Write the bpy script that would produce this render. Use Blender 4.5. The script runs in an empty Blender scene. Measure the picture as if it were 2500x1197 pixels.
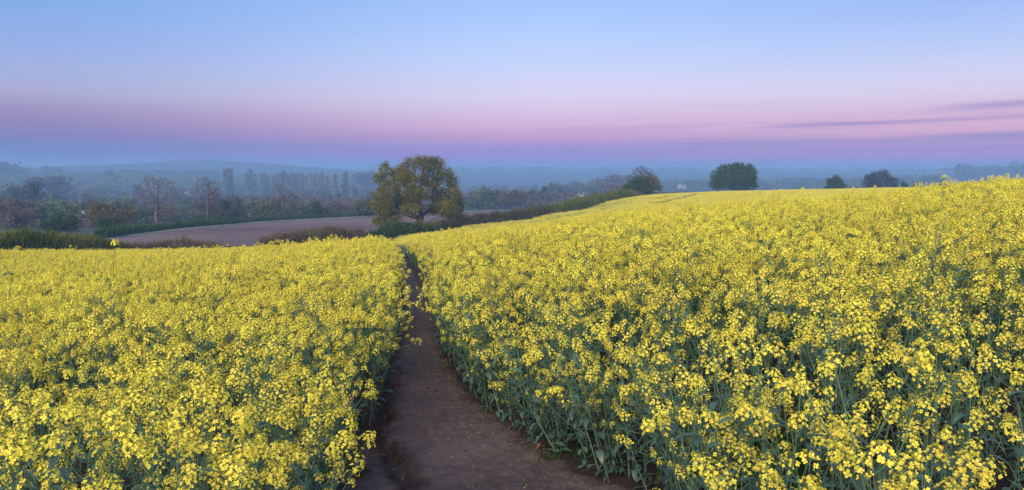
import bpy, math, random
import numpy as np
from mathutils import Vector, Matrix, Euler, noise as mnoise

random.seed(7)
rng = np.random.default_rng(7)
R = math.radians
scene = bpy.context.scene
COL = scene.collection

# ------------------------------------------------------------------ camera
CAM_H = 1.95
F_PX = 1962.0
PITCH = math.atan(173.5 / F_PX)
cam_d = bpy.data.cameras.new("camera")
cam_d.sensor_width = 36
cam_d.lens = 36 * F_PX / 2500
cam_d.clip_start = 0.05
cam_d.clip_end = 30000
cam = bpy.data.objects.new("camera", cam_d)
cam.location = (0, 0, CAM_H)
cam.rotation_euler = (math.pi / 2 - PITCH, 0, 0)
COL.objects.link(cam)
scene.camera = cam

# ------------------------------------------------------------------ view
scene.view_settings.view_transform = 'Standard'
scene.view_settings.look = 'None'
scene.view_settings.gamma = 1.0
scene.view_settings.exposure = 0.25
scene.view_settings.use_curve_mapping = False
scene.cycles.volume_bounces = 1
scene.cycles.max_bounces = 6
scene.cycles.diffuse_bounces = 3
scene.cycles.transmission_bounces = 4
scene.cycles.glossy_bounces = 2
scene.cycles.transparent_max_bounces = 8

# ------------------------------------------------------------------ light
SUN_EL, SUN_AZ = 28.0, 198.0       # compass style: 0 = +Y, clockwise; dawn glow comes from behind the camera
SUN_STRENGTH = 4.4
sun_d = bpy.data.lights.new("sun", 'SUN')
sun_d.energy = SUN_STRENGTH
sun_d.angle = R(50)
sun_d.color = (1.0, 0.84, 0.62)
sun = bpy.data.objects.new("sun", sun_d)
sun.rotation_euler = Euler((R(90 - SUN_EL), 0, R(180 - SUN_AZ)), 'XYZ')
COL.objects.link(sun)


class NT:
    """tiny helper for node trees"""
    def __init__(self, tree):
        self.t = tree
        self.n = tree.nodes
        self.l = tree.links

    def new(self, kind, **kw):
        n = self.n.new(kind)
        for k, v in kw.items():
            setattr(n, k, v)
        return n

    def set(self, sock, v):
        if hasattr(v, 'links') or isinstance(v, bpy.types.NodeSocket):
            self.l.new(v, sock)
        else:
            sock.default_value = v

    def math(self, op, a, b=0.0, c=0.0, clamp=False):
        n = self.new('ShaderNodeMath', operation=op)
        n.use_clamp = clamp
        self.set(n.inputs[0], a)
        self.set(n.inputs[1], b)
        self.set(n.inputs[2], c)
        return n.outputs[0]

    def mix(self, f, a, b, mode='MIX'):
        n = self.new('ShaderNodeMixRGB', blend_type=mode)
        self.set(n.inputs[0], f)
        self.set(n.inputs[1], a if not isinstance(a, tuple) else (*a, 1)[:4])
        self.set(n.inputs[2], b if not isinstance(b, tuple) else (*b, 1)[:4])
        return n.outputs[0]

    def ramp(self, f, stops, interp='LINEAR'):
        n = self.new('ShaderNodeValToRGB')
        cr = n.color_ramp
        cr.interpolation = interp
        while len(cr.elements) < len(stops):
            cr.elements.new(0.5)
        for e, (p, c) in zip(cr.elements, stops):
            e.position = p
            e.color = (*c, 1) if not isinstance(c, (int, float)) else (c, c, c, 1)
        self.set(n.inputs[0], f)
        return n.outputs[0]

    def noise(self, scale, detail=4, rough=0.55, vec=None, dist=0.0):
        n = self.new('ShaderNodeTexNoise')
        n.inputs['Scale'].default_value = scale
        n.inputs['Detail'].default_value = detail
        n.inputs['Roughness'].default_value = rough
        n.inputs['Distortion'].default_value = dist
        if vec is not None:
            self.l.new(vec, n.inputs['Vector'])
        return n.outputs[0]

    def smooth(self, x, a, b):
        n = self.new('ShaderNodeMapRange', interpolation_type='SMOOTHSTEP')
        self.set(n.inputs[0], x)
        self.set(n.inputs[1], a)
        self.set(n.inputs[2], b)
        return n.outputs[0]

    def gauss(self, x, c, w):
        d = self.math('DIVIDE', self.math('SUBTRACT', x, c), w)
        return self.math('EXPONENT', self.math('MULTIPLY', self.math('MULTIPLY', d, d), -1.0))


world = bpy.data.worlds.new("World")
scene.world = world
world.use_nodes = True
W = NT(world.node_tree)
W.n.clear()
geo = W.new('ShaderNodeTexCoord').outputs['Generated']
sep = W.new('ShaderNodeSeparateXYZ')
W.l.new(geo, sep.inputs[0])
el = W.math('MULTIPLY', W.math('ARCSINE', sep.outputs[2]), 180 / math.pi)
az = W.math('MULTIPLY', W.math('ARCTAN2', sep.outputs[0], sep.outputs[1]), 180 / math.pi)
comb = W.new('ShaderNodeCombineXYZ')
W.set(comb.inputs[0], W.math('MULTIPLY', az, 0.03))
W.set(comb.inputs[1], W.math('MULTIPLY', el, 1.1))
nz = W.noise(1.0, 5, 0.6, comb.outputs[0])
comb2 = W.new('ShaderNodeCombineXYZ')
W.set(comb2.inputs[0], W.math('MULTIPLY', az, 0.02))
W.set(comb2.inputs[1], W.math('MULTIPLY', el, 4.0))
nz2 = W.noise(1.0, 4, 0.6, comb2.outputs[0])
elw = W.math('ADD', el, W.math('MULTIPLY', W.math('SUBTRACT', nz, 0.5), 0.35))
fac = W.math('DIVIDE', W.math('MAXIMUM', elw, 0.0), 90.0)
facr = W.math('POWER', fac, 0.5)      # more room near the horizon


def P(deg):
    return (max(deg, 0.0) / 90.0) ** 0.5


# sky colours by elevation (degrees), for the left, the middle and the right of the view; the haze lies in front of them
HAZE_TOP, HAZE_DENS, HAZE_COL = 56.0, 0.00062, (0.15, 0.28, 0.58)


def lin(c):
    return tuple(((v / 255 + 0.055) / 1.055) ** 2.4 for v in c)


def clear(c, deg):
    """colour of the open sky that reads as c through the layer of haze"""
    t = math.exp(-HAZE_DENS * HAZE_TOP / math.sin(R(max(deg, 0.7))))
    t = max(t, 0.14)
    return tuple(min(1.6, max(0.02, (a - (1 - t) * h) / t)) for a, h in zip(lin(c), HAZE_COL))


def sky_ramp(tab):
    st = []
    for deg, c in tab:
        st.append((P(deg), clear(c, deg)))
    return W.ramp(facr, st)


def E(y, side=0):
    """elevation of the photograph's row y"""
    v = (598.5 - y) / F_PX
    return math.degrees(math.atan2(math.cos(PITCH) * v - math.sin(PITCH), math.hypot(0.49 * side, math.cos(PITCH) + v * math.sin(PITCH))))


def table(side, rows, up):
    return [(E(y, side), c) for y, c in rows[::-1]] + up


UP = [(24.0, (135, 170, 235)), (50.0, (125, 158, 228)), (90.0, (118, 152, 224))]
sky_l = sky_ramp(table(1, [(20, (128, 167, 229)), (120, (144, 170, 226)), (190, (158, 171, 216)), (235, (163, 162, 204)), (270, (150, 140, 188)),
                           (300, (136, 128, 182)), (335, (118, 124, 184)), (365, (105, 130, 190)), (400, (104, 138, 196))], UP))
sky_c = sky_ramp(table(0, [(20, (163, 195, 250)), (110, (182, 205, 250)), (180, (200, 207, 245)), (235, (210, 203, 234)), (275, (208, 188, 222)),
                           (310, (200, 168, 210)), (340, (176, 148, 202)), (360, (148, 139, 203)), (385, (134, 134, 203)), (410, (110, 138, 203))], UP))
sky_r = sky_ramp(table(1, [(20, (158, 186, 243)), (110, (180, 198, 243)), (180, (202, 204, 238)), (225, (209, 200, 230)), (265, (208, 184, 216)),
                           (310, (202, 166, 203)), (340, (184, 150, 200)), (370, (160, 138, 200)), (395, (138, 136, 203)), (415, (116, 141, 205))], UP))
sky = W.mix(W.smooth(az, -34.0, 4.0), sky_l, W.mix(W.smooth(az, 2.0, 30.0), sky_c, sky_r))
# soft cloud bars low on the right
wob = W.math('MULTIPLY', W.math('SUBTRACT', nz2, 0.5), 0.55)


def bar(center, width, a0, a1, slope=0.0, a_ref=25.0):
    c = W.math('ADD', W.math('MULTIPLY', W.math('SUBTRACT', az, a_ref), slope), center)
    g = W.gauss(W.math('ADD', el, wob), c, width)
    return W.math('MULTIPLY', g, W.smooth(az, a0, a1))


b1 = bar(3.32, 0.17, 15.5, 20.0, 0.022)
b2 = bar(4.15, 0.22, 25.5, 31.0, 0.03, 30)
b3 = bar(2.10, 0.22, 4.0, 16.0, 0.004)
b4 = bar(1.60, 0.25, -6.0, 4.0, 0.0)
b5 = bar(2.35, 0.12, 24.0, 30.0, 0.006)
msum = W.math('ADD', W.math('MULTIPLY', b1, 0.95), W.math('MULTIPLY', b2, 0.8))
msum = W.math('ADD', msum, W.math('MULTIPLY', b3, 0.75))
msum = W.math('ADD', msum, W.math('MULTIPLY', b4, 0.5))
msum = W.math('ADD', msum, W.math('MULTIPLY', b5, 0.75), clamp=True)
sky = W.mix(W.math('MULTIPLY', msum, 0.85), sky, (0.34, 0.17, 0.48))
pink = W.math('MULTIPLY', W.math('MULTIPLY', W.gauss(el, 3.0, 1.3), W.smooth(az, 0.0, 25.0)),
              W.smooth(nz2, 0.48, 0.75))
sky = W.mix(W.math('MULTIPLY', pink, 0.45), sky, (1.0, 0.42, 0.62))
comb3 = W.new('ShaderNodeCombineXYZ')
W.set(comb3.inputs[0], W.math('MULTIPLY', az, 0.055))
W.set(comb3.inputs[1], W.math('SUBTRACT', W.math('MULTIPLY', el, 2.6), W.math('MULTIPLY', az, 0.035)))
nz3 = W.noise(1.0, 7, 0.66, comb3.outputs[0], 0.4)
wisp = W.math('MULTIPLY', W.math('MULTIPLY', W.smooth(nz3, 0.47, 0.68), W.gauss(el, 2.7, 1.5)), W.math('ADD', W.math('MULTIPLY', W.smooth(az, -8.0, 22.0), 0.75), 0.22))
sky = W.mix(W.math('MULTIPLY', wisp, 0.60), sky, (0.40, 0.22, 0.54))
lit = W.math('MULTIPLY', W.math('MULTIPLY', W.smooth(nz3, 0.50, 0.30), W.gauss(el, 3.0, 1.2)), W.smooth(az, -4.0, 24.0))
sky = W.mix(W.math('MULTIPLY', lit, 0.38), sky, (0.98, 0.56, 0.68))
nish = W.new('ShaderNodeTexSky', sky_type='NISHITA')
nish.sun_disc = False
nish.sun_elevation = R(SUN_EL)
nish.sun_rotation = R(SUN_AZ)
bg1 = W.new('ShaderNodeBackground')
W.l.new(sky, bg1.inputs[0])
bg1.inputs[1].default_value = 0.84
bg2 = W.new('ShaderNodeBackground')
W.l.new(nish.outputs[0], bg2.inputs[0])
bg2.inputs[1].default_value = 0.004
add = W.new('ShaderNodeAddShader')
W.l.new(bg1.outputs[0], add.inputs[0])
W.l.new(bg2.outputs[0], add.inputs[1])
wo = W.new('ShaderNodeOutputWorld')
W.l.new(add.outputs[0], wo.inputs[0])

# ------------------------------------------------------------------ materials


def material(name):
    m = bpy.data.materials.new(name)
    m.use_nodes = True
    t = NT(m.node_tree)
    t.n.clear()
    out = t.new('ShaderNodeOutputMaterial')
    return m, t, out


def leafy(name, col_a, col_b, trans=0.25, rough=0.7, per_obj=0.0, spec=0.0, noise_scale=None, tcol=None):
    """thin plant tissue: diffuse + light passing through; colour differs per leaf"""
    m, t, out = material(name)
    isl = t.new('ShaderNodeNewGeometry').outputs['Random Per Island']
    f = isl
    if noise_scale:
        pos = t.new('ShaderNodeTexCoord').outputs['Object']
        nf = t.smooth(t.noise(noise_scale, 3, 0.6, pos), 0.35, 0.65)
        f = t.math('ADD', t.math('MULTIPLY', isl, 0.45), t.math('MULTIPLY', nf, 0.55))
    col = t.mix(f, col_a, col_b)
    if per_obj:
        oi = t.new('ShaderNodeObjectInfo').outputs['Random']
        hsv = t.new('ShaderNodeHueSaturation')
        t.set(hsv.inputs['Value'], t.math('ADD', t.math('MULTIPLY', oi, 2 * per_obj), 1 - per_obj))
        t.set(hsv.inputs['Hue'], t.math('ADD', t.math('MULTIPLY', t.math('FRACT', t.math('MULTIPLY', oi, 7.3)), 0.12 * per_obj), 0.5 - 0.06 * per_obj))
        t.l.new(col, hsv.inputs['Color'])
        col = hsv.outputs[0]
    d = t.new('ShaderNodeBsdfDiffuse')
    t.l.new(col, d.inputs[0])
    tr = t.new('ShaderNodeBsdfTranslucent')
    t.l.new(col, tr.inputs[0])
    mx = t.new('ShaderNodeMixShader')
    mx.inputs[0].default_value = trans
    t.l.new(d.outputs[0], mx.inputs[1])
    t.l.new(tr.outputs[0], mx.inputs[2])
    res = mx.outputs[0]
    if spec:
        g = t.new('ShaderNodeBsdfGlossy')
        g.inputs['Roughness'].default_value = rough
        g.inputs['Color'].default_value = (0.9, 0.9, 0.9, 1)
        m2 = t.new('ShaderNodeMixShader')
        m2.inputs[0].default_value = spec
        t.l.new(res, m2.inputs[1])
        t.l.new(g.outputs[0], m2.inputs[2])
        res = m2.outputs[0]
    t.l.new(res, out.inputs[0])
    return m


def solid(name, col_a, col_b, scale=6.0, rough=0.9, bump=0.3, bscale=None, coords='Object', detail=6):
    m, t, out = material(name)
    pos = t.new('ShaderNodeTexCoord').outputs[coords]
    f = t.smooth(t.noise(scale, detail, 0.62, pos), 0.3, 0.7)
    b = t.new('ShaderNodeBsdfPrincipled')
    b.inputs['Roughness'].default_value = rough
    b.inputs['Specular IOR Level'].default_value = 0.2
    t.l.new(t.mix(f, col_a, col_b), b.inputs['Base Color'])
    if bump:
        bp = t.new('ShaderNodeBump')
        bp.inputs['Strength'].default_value = bump
        bp.inputs['Distance'].default_value = 0.05
        t.l.new(t.noise(bscale or scale * 6, 6, 0.65, pos), bp.inputs['Height'])
        t.l.new(bp.outputs[0], b.inputs['Normal'])
    t.l.new(b.outputs[0], out.inputs[0])
    return m


M = {}
M['petal'] = leafy('rapeseed petal', (0.92, 0.83, 0.12), (0.88, 0.75, 0.09), trans=0.27, per_obj=0.15)
M['bud'] = leafy('rapeseed bud', (0.40, 0.42, 0.06), (0.62, 0.56, 0.06), trans=0.2)
M['stem'] = leafy('rapeseed stem', (0.10, 0.17, 0.10), (0.16, 0.24, 0.14), trans=0.1, per_obj=0.15)
M['leaf'] = leafy('rapeseed leaf', (0.045, 0.10, 0.070), (0.095, 0.18, 0.130), trans=0.22, per_obj=0.2, spec=0.04, rough=0.45)
M['dead'] = leafy('withered leaf', (0.30, 0.12, 0.04), (0.22, 0.10, 0.05), trans=0.15)
M['weed'] = leafy('fine green weed', (0.022, 0.050, 0.014), (0.035, 0.075, 0.02), trans=0.2)
M['bark'] = solid('bark', (0.035, 0.028, 0.022), (0.075, 0.062, 0.05), 1.2, bump=0.5)
M['pale_bark'] = solid('pale bark', (0.09, 0.07, 0.06), (0.16, 0.13, 0.11), 1.2, bump=0.5)
M['twig'] = solid('twig bark', (0.06, 0.045, 0.04), (0.10, 0.075, 0.07), 1.0, bump=0.0)
M['oak_leaf'] = leafy('young oak leaf', (0.080, 0.102, 0.011), (0.26, 0.215, 0.020), trans=0.3, noise_scale=0.35)
M['oak_green'] = leafy('dark oak leaf', (0.030, 0.068, 0.008), (0.080, 0.130, 0.014), trans=0.25, noise_scale=0.4)
M['ochre'] = leafy('ochre leaf', (0.104, 0.094, 0.029), (0.229, 0.177, 0.058), trans=0.3, noise_scale=0.4)
M['ochre_brown'] = leafy('brown budding leaf', (0.137, 0.090, 0.059), (0.250, 0.162, 0.100), trans=0.3, noise_scale=0.4)
M['wood_green'] = leafy('woodland green', (0.052, 0.078, 0.032), (0.135, 0.165, 0.058), trans=0.25, per_obj=0.35, noise_scale=0.25)
M['wood_brown'] = leafy('woodland brown', (0.105, 0.085, 0.066), (0.20, 0.155, 0.115), trans=0.25, per_obj=0.3, noise_scale=0.25)
M['wood_pale'] = leafy('woodland pale green', (0.097, 0.137, 0.056), (0.177, 0.210, 0.089), trans=0.3, per_obj=0.25, noise_scale=0.25)
M['wood_dark'] = leafy('woodland dark evergreen', (0.018, 0.045, 0.022), (0.050, 0.095, 0.040), trans=0.15, per_obj=0.25, noise_scale=0.3)
M['grey_leaf'] = leafy('dark greyish leaf', (0.022, 0.022, 0.026), (0.050, 0.045, 0.050), trans=0.2)
M['poplar'] = leafy('poplar leaf', (0.132, 0.160, 0.073), (0.248, 0.248, 0.102), trans=0.3, per_obj=0.25, noise_scale=0.4)
M['hedge'] = leafy('hedge leaf', (0.060, 0.095, 0.012), (0.19, 0.20, 0.030), trans=0.2, noise_scale=0.25)
M['hedge_mixed'] = leafy('brown green hedge', (0.055, 0.046, 0.022), (0.12, 0.125, 0.035), trans=0.2, noise_scale=0.15)
M['hedge_brown'] = leafy('bare hedge twig', (0.104, 0.077, 0.048), (0.195, 0.156, 0.077), trans=0.2, noise_scale=0.25)
M['bush'] = leafy('bush leaf', (0.026, 0.058, 0.008), (0.070, 0.115, 0.016), trans=0.2, noise_scale=0.3)
M['grass'] = leafy('grass blade', (0.06, 0.085, 0.03), (0.11, 0.13, 0.055), trans=0.25)
M['petal_litter'] = leafy('fallen petal', (0.75, 0.58, 0.05), (0.60, 0.45, 0.06), trans=0.1)
M['crumb'] = solid('soil crumb', (0.05, 0.034, 0.028), (0.11, 0.075, 0.06), 9.0, bump=0)

# ground materials


def soil_material(name, dark, light, sc1, sc2, pebbles=0.0, bump=0.6, edge=None):
    m, t, out = material(name)
    pos = t.new('ShaderNodeTexCoord').outputs['Object']
    f1 = t.smooth(t.noise(sc1, 5, 0.6, pos), 0.3, 0.72)
    f2 = t.smooth(t.noise(sc2, 8, 0.72, pos), 0.35, 0.68)
    f = t.math('ADD', t.math('MULTIPLY', f1, 0.55), t.math('MULTIPLY', f2, 0.45))
    col = t.mix(f, dark, light)
    if pebbles:
        v = t.new('ShaderNodeTexVoronoi')
        v.inputs['Scale'].default_value = pebbles
        t.l.new(pos, v.inputs['Vector'])
        pm = t.math('MULTIPLY', t.smooth(v.outputs['Distance'], 0.22, 0.10), t.smooth(t.noise(sc1 * 2, 2, 0.5, pos), 0.50, 0.62))
        col = t.mix(t.math('MULTIPLY', pm, 0.5), col, (light[0] * 1.9, light[1] * 1.9, light[2] * 1.9))
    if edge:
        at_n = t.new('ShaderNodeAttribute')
        at_n.attribute_name = 'wear_and_rill'
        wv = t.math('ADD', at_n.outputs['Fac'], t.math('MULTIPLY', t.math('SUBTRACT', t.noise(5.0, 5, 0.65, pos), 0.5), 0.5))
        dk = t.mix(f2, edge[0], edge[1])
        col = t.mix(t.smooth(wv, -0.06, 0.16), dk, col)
    b = t.new('ShaderNodeBsdfPrincipled')
    b.inputs['Roughness'].default_value = 0.85
    b.inputs['Specular IOR Level'].default_value = 0.25
    t.l.new(col, b.inputs['Base Color'])
    bp = t.new('ShaderNodeBump')
    bp.inputs['Strength'].default_value = bump
    bp.inputs['Distance'].default_value = 0.03
    t.l.new(t.noise(sc2 * 1.5, 10, 0.72, pos), bp.inputs['Height'])
    t.l.new(bp.outputs[0], b.inputs['Normal'])
    t.l.new(b.outputs[0], out.inputs[0])
    return m


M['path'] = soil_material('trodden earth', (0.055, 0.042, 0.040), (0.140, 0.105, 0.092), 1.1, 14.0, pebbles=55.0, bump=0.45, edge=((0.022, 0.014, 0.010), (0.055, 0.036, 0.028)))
M['soil'] = soil_material('damp soil', (0.022, 0.014, 0.010), (0.055, 0.036, 0.028), 2.0, 18.0, bump=0.8)


def ploughed_material():
    m, t, out = material('ploughed earth')
    pos = t.new('ShaderNodeTexCoord').outputs['Object']
    mp = t.new('ShaderNodeMapping')
    mp.inputs['Rotation'].default_value = (0, 0, R(-24))
    mp.inputs['Scale'].default_value = (0.10, 1.0, 1.0)
    t.l.new(pos, mp.inputs['Vector'])
    rows = t.noise(0.38, 5, 0.62, mp.outputs[0])
    big = t.smooth(t.noise(0.018, 4, 0.55, pos), 0.35, 0.65)
    fine = t.noise(0.8, 4, 0.8, pos)
    f = t.math('ADD', t.math('MULTIPLY', t.smooth(rows, 0.35, 0.66), 0.55), t.math('MULTIPLY', big, 0.45))
    col = t.mix(f, (0.092, 0.058, 0.050), (0.235, 0.165, 0.145))
    col = t.mix(t.smooth(fine, 0.56, 0.66), col, (0.36, 0.27, 0.25))
    b = t.new('ShaderNodeBsdfPrincipled')
    b.inputs['Roughness'].default_value = 0.95
    b.inputs['Specular IOR Level'].default_value = 0.1
    t.l.new(col, b.inputs['Base Color'])
    bp = t.new('ShaderNodeBump')
    bp.inputs['Strength'].default_value = 1.0
    bp.inputs['Distance'].default_value = 0.3
    t.l.new(t.math('ADD', fine, rows), bp.inputs['Height'])
    t.l.new(bp.outputs[0], b.inputs['Normal'])
    t.l.new(b.outputs[0], out.inputs[0])
    return m


M['plough'] = ploughed_material()
M['terrain'] = solid('rough grassland', (0.028, 0.042, 0.018), (0.070, 0.085, 0.035), 0.02, bump=0.6, bscale=0.4, detail=8)
M['margin'] = solid('pale grass margin', (0.12, 0.15, 0.085), (0.20, 0.22, 0.14), 0.3, bump=0.4, bscale=2.0)
M['wall'] = solid('pale rendered wall', (0.27, 0.27, 0.27), (0.36, 0.36, 0.35), 0.6, bump=0.1)
M['roof_orange'] = solid('orange roof tile', (0.34, 0.15, 0.08), (0.42, 0.20, 0.10), 1.5, bump=0.3)
M['roof_grey'] = solid('grey slate roof', (0.22, 0.22, 0.25), (0.30, 0.30, 0.33), 1.5, bump=0.3)
M['window'] = solid('window glass dark', (0.03, 0.035, 0.045), (0.05, 0.055, 0.07), 1.0, rough=0.15, bump=0)

# ------------------------------------------------------------------ mesh helpers


def mk_mesh(name, V, faces, mats, midx=None, smooth=False):
    """V (n,3); faces list of int arrays (m,3) or (m,4); midx one material index per faces entry"""
    me = bpy.data.meshes.new(name)
    V = np.asarray(V, dtype=np.float32)
    me.vertices.add(len(V))
    me.vertices.foreach_set('co', V.ravel())
    faces = [np.asarray(f, dtype=np.int32) for f in faces]
    if midx is None:
        midx = [0] * len(faces)
    keep = [(f, i) for f, i in zip(faces, midx) if len(f)]
    loops = np.concatenate([f.ravel() for f, _ in keep])
    totals = np.concatenate([np.full(len(f), f.shape[1], np.int32) for f, _ in keep])
    mi = np.concatenate([np.full(len(f), i, np.int32) for f, i in keep])
    starts = np.concatenate([[0], np.cumsum(totals)[:-1]]).astype(np.int32)
    me.loops.add(len(loops))
    me.loops.foreach_set('vertex_index', loops)
    me.polygons.add(len(totals))
    me.polygons.foreach_set('loop_start', starts)
    me.polygons.foreach_set('loop_total', totals)
    for m in mats:
        me.materials.append(m)
    me.polygons.foreach_set('material_index', mi)
    if smooth:
        me.polygons.foreach_set('use_smooth', np.ones(len(totals), bool))
    me.update()
    me.validate()
    return me


def link(name, data, parent=None, loc=None, label=None, cat=None, group=None, kind=None):
    o = bpy.data.objects.new(name, data)
    COL.objects.link(o)
    if parent is not None:
        o.parent = parent
    if loc is not None:
        o.location = loc
    if label:
        o['label'] = label
    if cat:
        o['category'] = cat
    if group:
        o['group'] = group
    if kind:
        o['kind'] = kind
    return o


class MB:
    """collects geometry"""
    def __init__(self):
        self.V = []
        self.F = []
        self.I = []
        self.n = 0

    def add(self, v, f, mi=0):
        v = np.asarray(v, dtype=np.float64)
        self.V.append(v)
        self.F.append(np.asarray(f, dtype=np.int64) + self.n)
        self.I.append(mi)
        self.n += len(v)

    def addmb(self, other, mat=None, imap=None):
        off = self.n
        V = np.concatenate(other.V)
        if mat is not None:
            m = np.array(mat)
            V = V @ m[:3, :3].T + m[:3, 3]
        self.V.append(V)
        for f, i in zip(other.F, other.I):
            self.F.append(f + off)
            self.I.append(i if imap is None else imap[i])
        self.n += len(V)

    def mesh(self, name, mats, smooth=False):
        # merge face arrays by (size, material)
        d = {}
        for f, i in zip(self.F, self.I):
            if len(f):
                d.setdefault((f.shape[1], i), []).append(f)
        keys = sorted(d)
        return mk_mesh(name, np.concatenate(self.V), [np.concatenate(d[k]) for k in keys], mats, [k[1] for k in keys], smooth)


def unit(v):
    v = np.asarray(v, float)
    return v / (np.linalg.norm(v, axis=-1, keepdims=True) + 1e-12)


def frames(d):
    """perpendicular pair for directions d (n,3)"""
    up = np.where(np.abs(d[:, 2:3]) > 0.9, np.array([[1.0, 0, 0]]), np.array([[0, 0, 1.0]]))
    a = unit(np.cross(d, up))
    b = np.cross(d, a)
    return a, b


def tubes(P0, P1, r0, r1, n=3):
    """separate frustums for many segments -> verts, quads"""
    P0, P1 = np.asarray(P0, float), np.asarray(P1, float)
    k = len(P0)
    d = unit(P1 - P0)
    a, b = frames(d)
    ang = np.arange(n) * 2 * math.pi / n
    ca, sa = np.cos(ang), np.sin(ang)
    ring = a[:, None, :] * ca[None, :, None] + b[:, None, :] * sa[None, :, None]
    v0 = P0[:, None, :] + ring * np.asarray(r0, float).reshape(-1, 1, 1)
    v1 = P1[:, None, :] + ring * np.asarray(r1, float).reshape(-1, 1, 1)
    V = np.concatenate([v0, v1], axis=1).reshape(-1, 3)
    i = np.arange(n)
    j = (i + 1) % n
    q = np.stack([i, j, j + n, i + n], axis=1)
    F = (q[None] + (np.arange(k) * 2 * n)[:, None, None]).reshape(-1, 4)
    return V, F


def polytube(pts, rad, n=4):
    """one continuous tube through pts"""
    pts = np.asarray(pts, float)
    d = np.gradient(pts, axis=0)
    d = unit(d)
    a, b = frames(d)
    for i in range(1, len(pts)):
        if np.dot(a[i], a[i - 1]) < 0:
            a[i], b[i] = -a[i], -b[i]
    ang = np.arange(n) * 2 * math.pi / n
    V = (pts[:, None] + (a[:, None] * np.cos(ang)[None, :, None] + b[:, None] * np.sin(ang)[None, :, None]) * np.asarray(rad, float).reshape(-1, 1, 1)).reshape(-1, 3)
    i = np.arange(n)
    j = (i + 1) % n
    q = np.stack([i, j, j + n, i + n], 1)
    F = (q[None] + (np.arange(len(pts) - 1) * n)[:, None, None]).reshape(-1, 4)
    return V, F


def cards(C, N, size, asp=0.6, g=None, bend=0.0):
    """leaf shaped quads (a kite) at centres C facing N"""
    g = g or rng
    k = len(C)
    N = unit(N)
    a, b = frames(N)
    th = g.uniform(0, 2 * math.pi, k)[:, None]
    u = a * np.cos(th) + b * np.sin(th)
    w = np.cross(N, u)
    s = np.asarray(size, float).reshape(-1, 1) * np.ones((k, 1))
    V = np.stack([C - u * s * .5, C + w * s * asp * .5 + u * s * 0.05, C + u * s * .5 + N * s * bend, C - w * s * asp * .5 + u * s * 0.05], axis=1).reshape(-1, 3)
    F = np.arange(4 * k).reshape(-1, 4)
    return V, F


def rand_dirs(k, g=None, zbias=0.0):
    g = g or rng
    v = g.normal(size=(k, 3))
    v = unit(v)
    v[:, 2] += zbias
    return unit(v)


# ------------------------------------------------------------------ the lie of the land
CP, SP = math.cos(PITCH), math.sin(PITCH)


def ray(px, py):
    u, v = (px - 1250.0) / F_PX, -(py - 598.5) / F_PX
    return u, CP + v * SP, -SP + v * CP      # x, y, z


def z_at(px, py, r):
    x, y, z = ray(px, py)
    return CAM_H + r * z / math.hypot(x, y)


def phi_of(px):
    return math.atan2((px - 1250.0) / F_PX, CP + 0.09 * SP)


CROP = 1.27


def FAR(r):
    """true range of the valley and the hills: they lie farther out than the first estimate r"""
    if r <= 330:
        return r
    return 330 + (min(r, 1100) - 330) * 1.9 + max(0.0, r - 1100)


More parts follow.
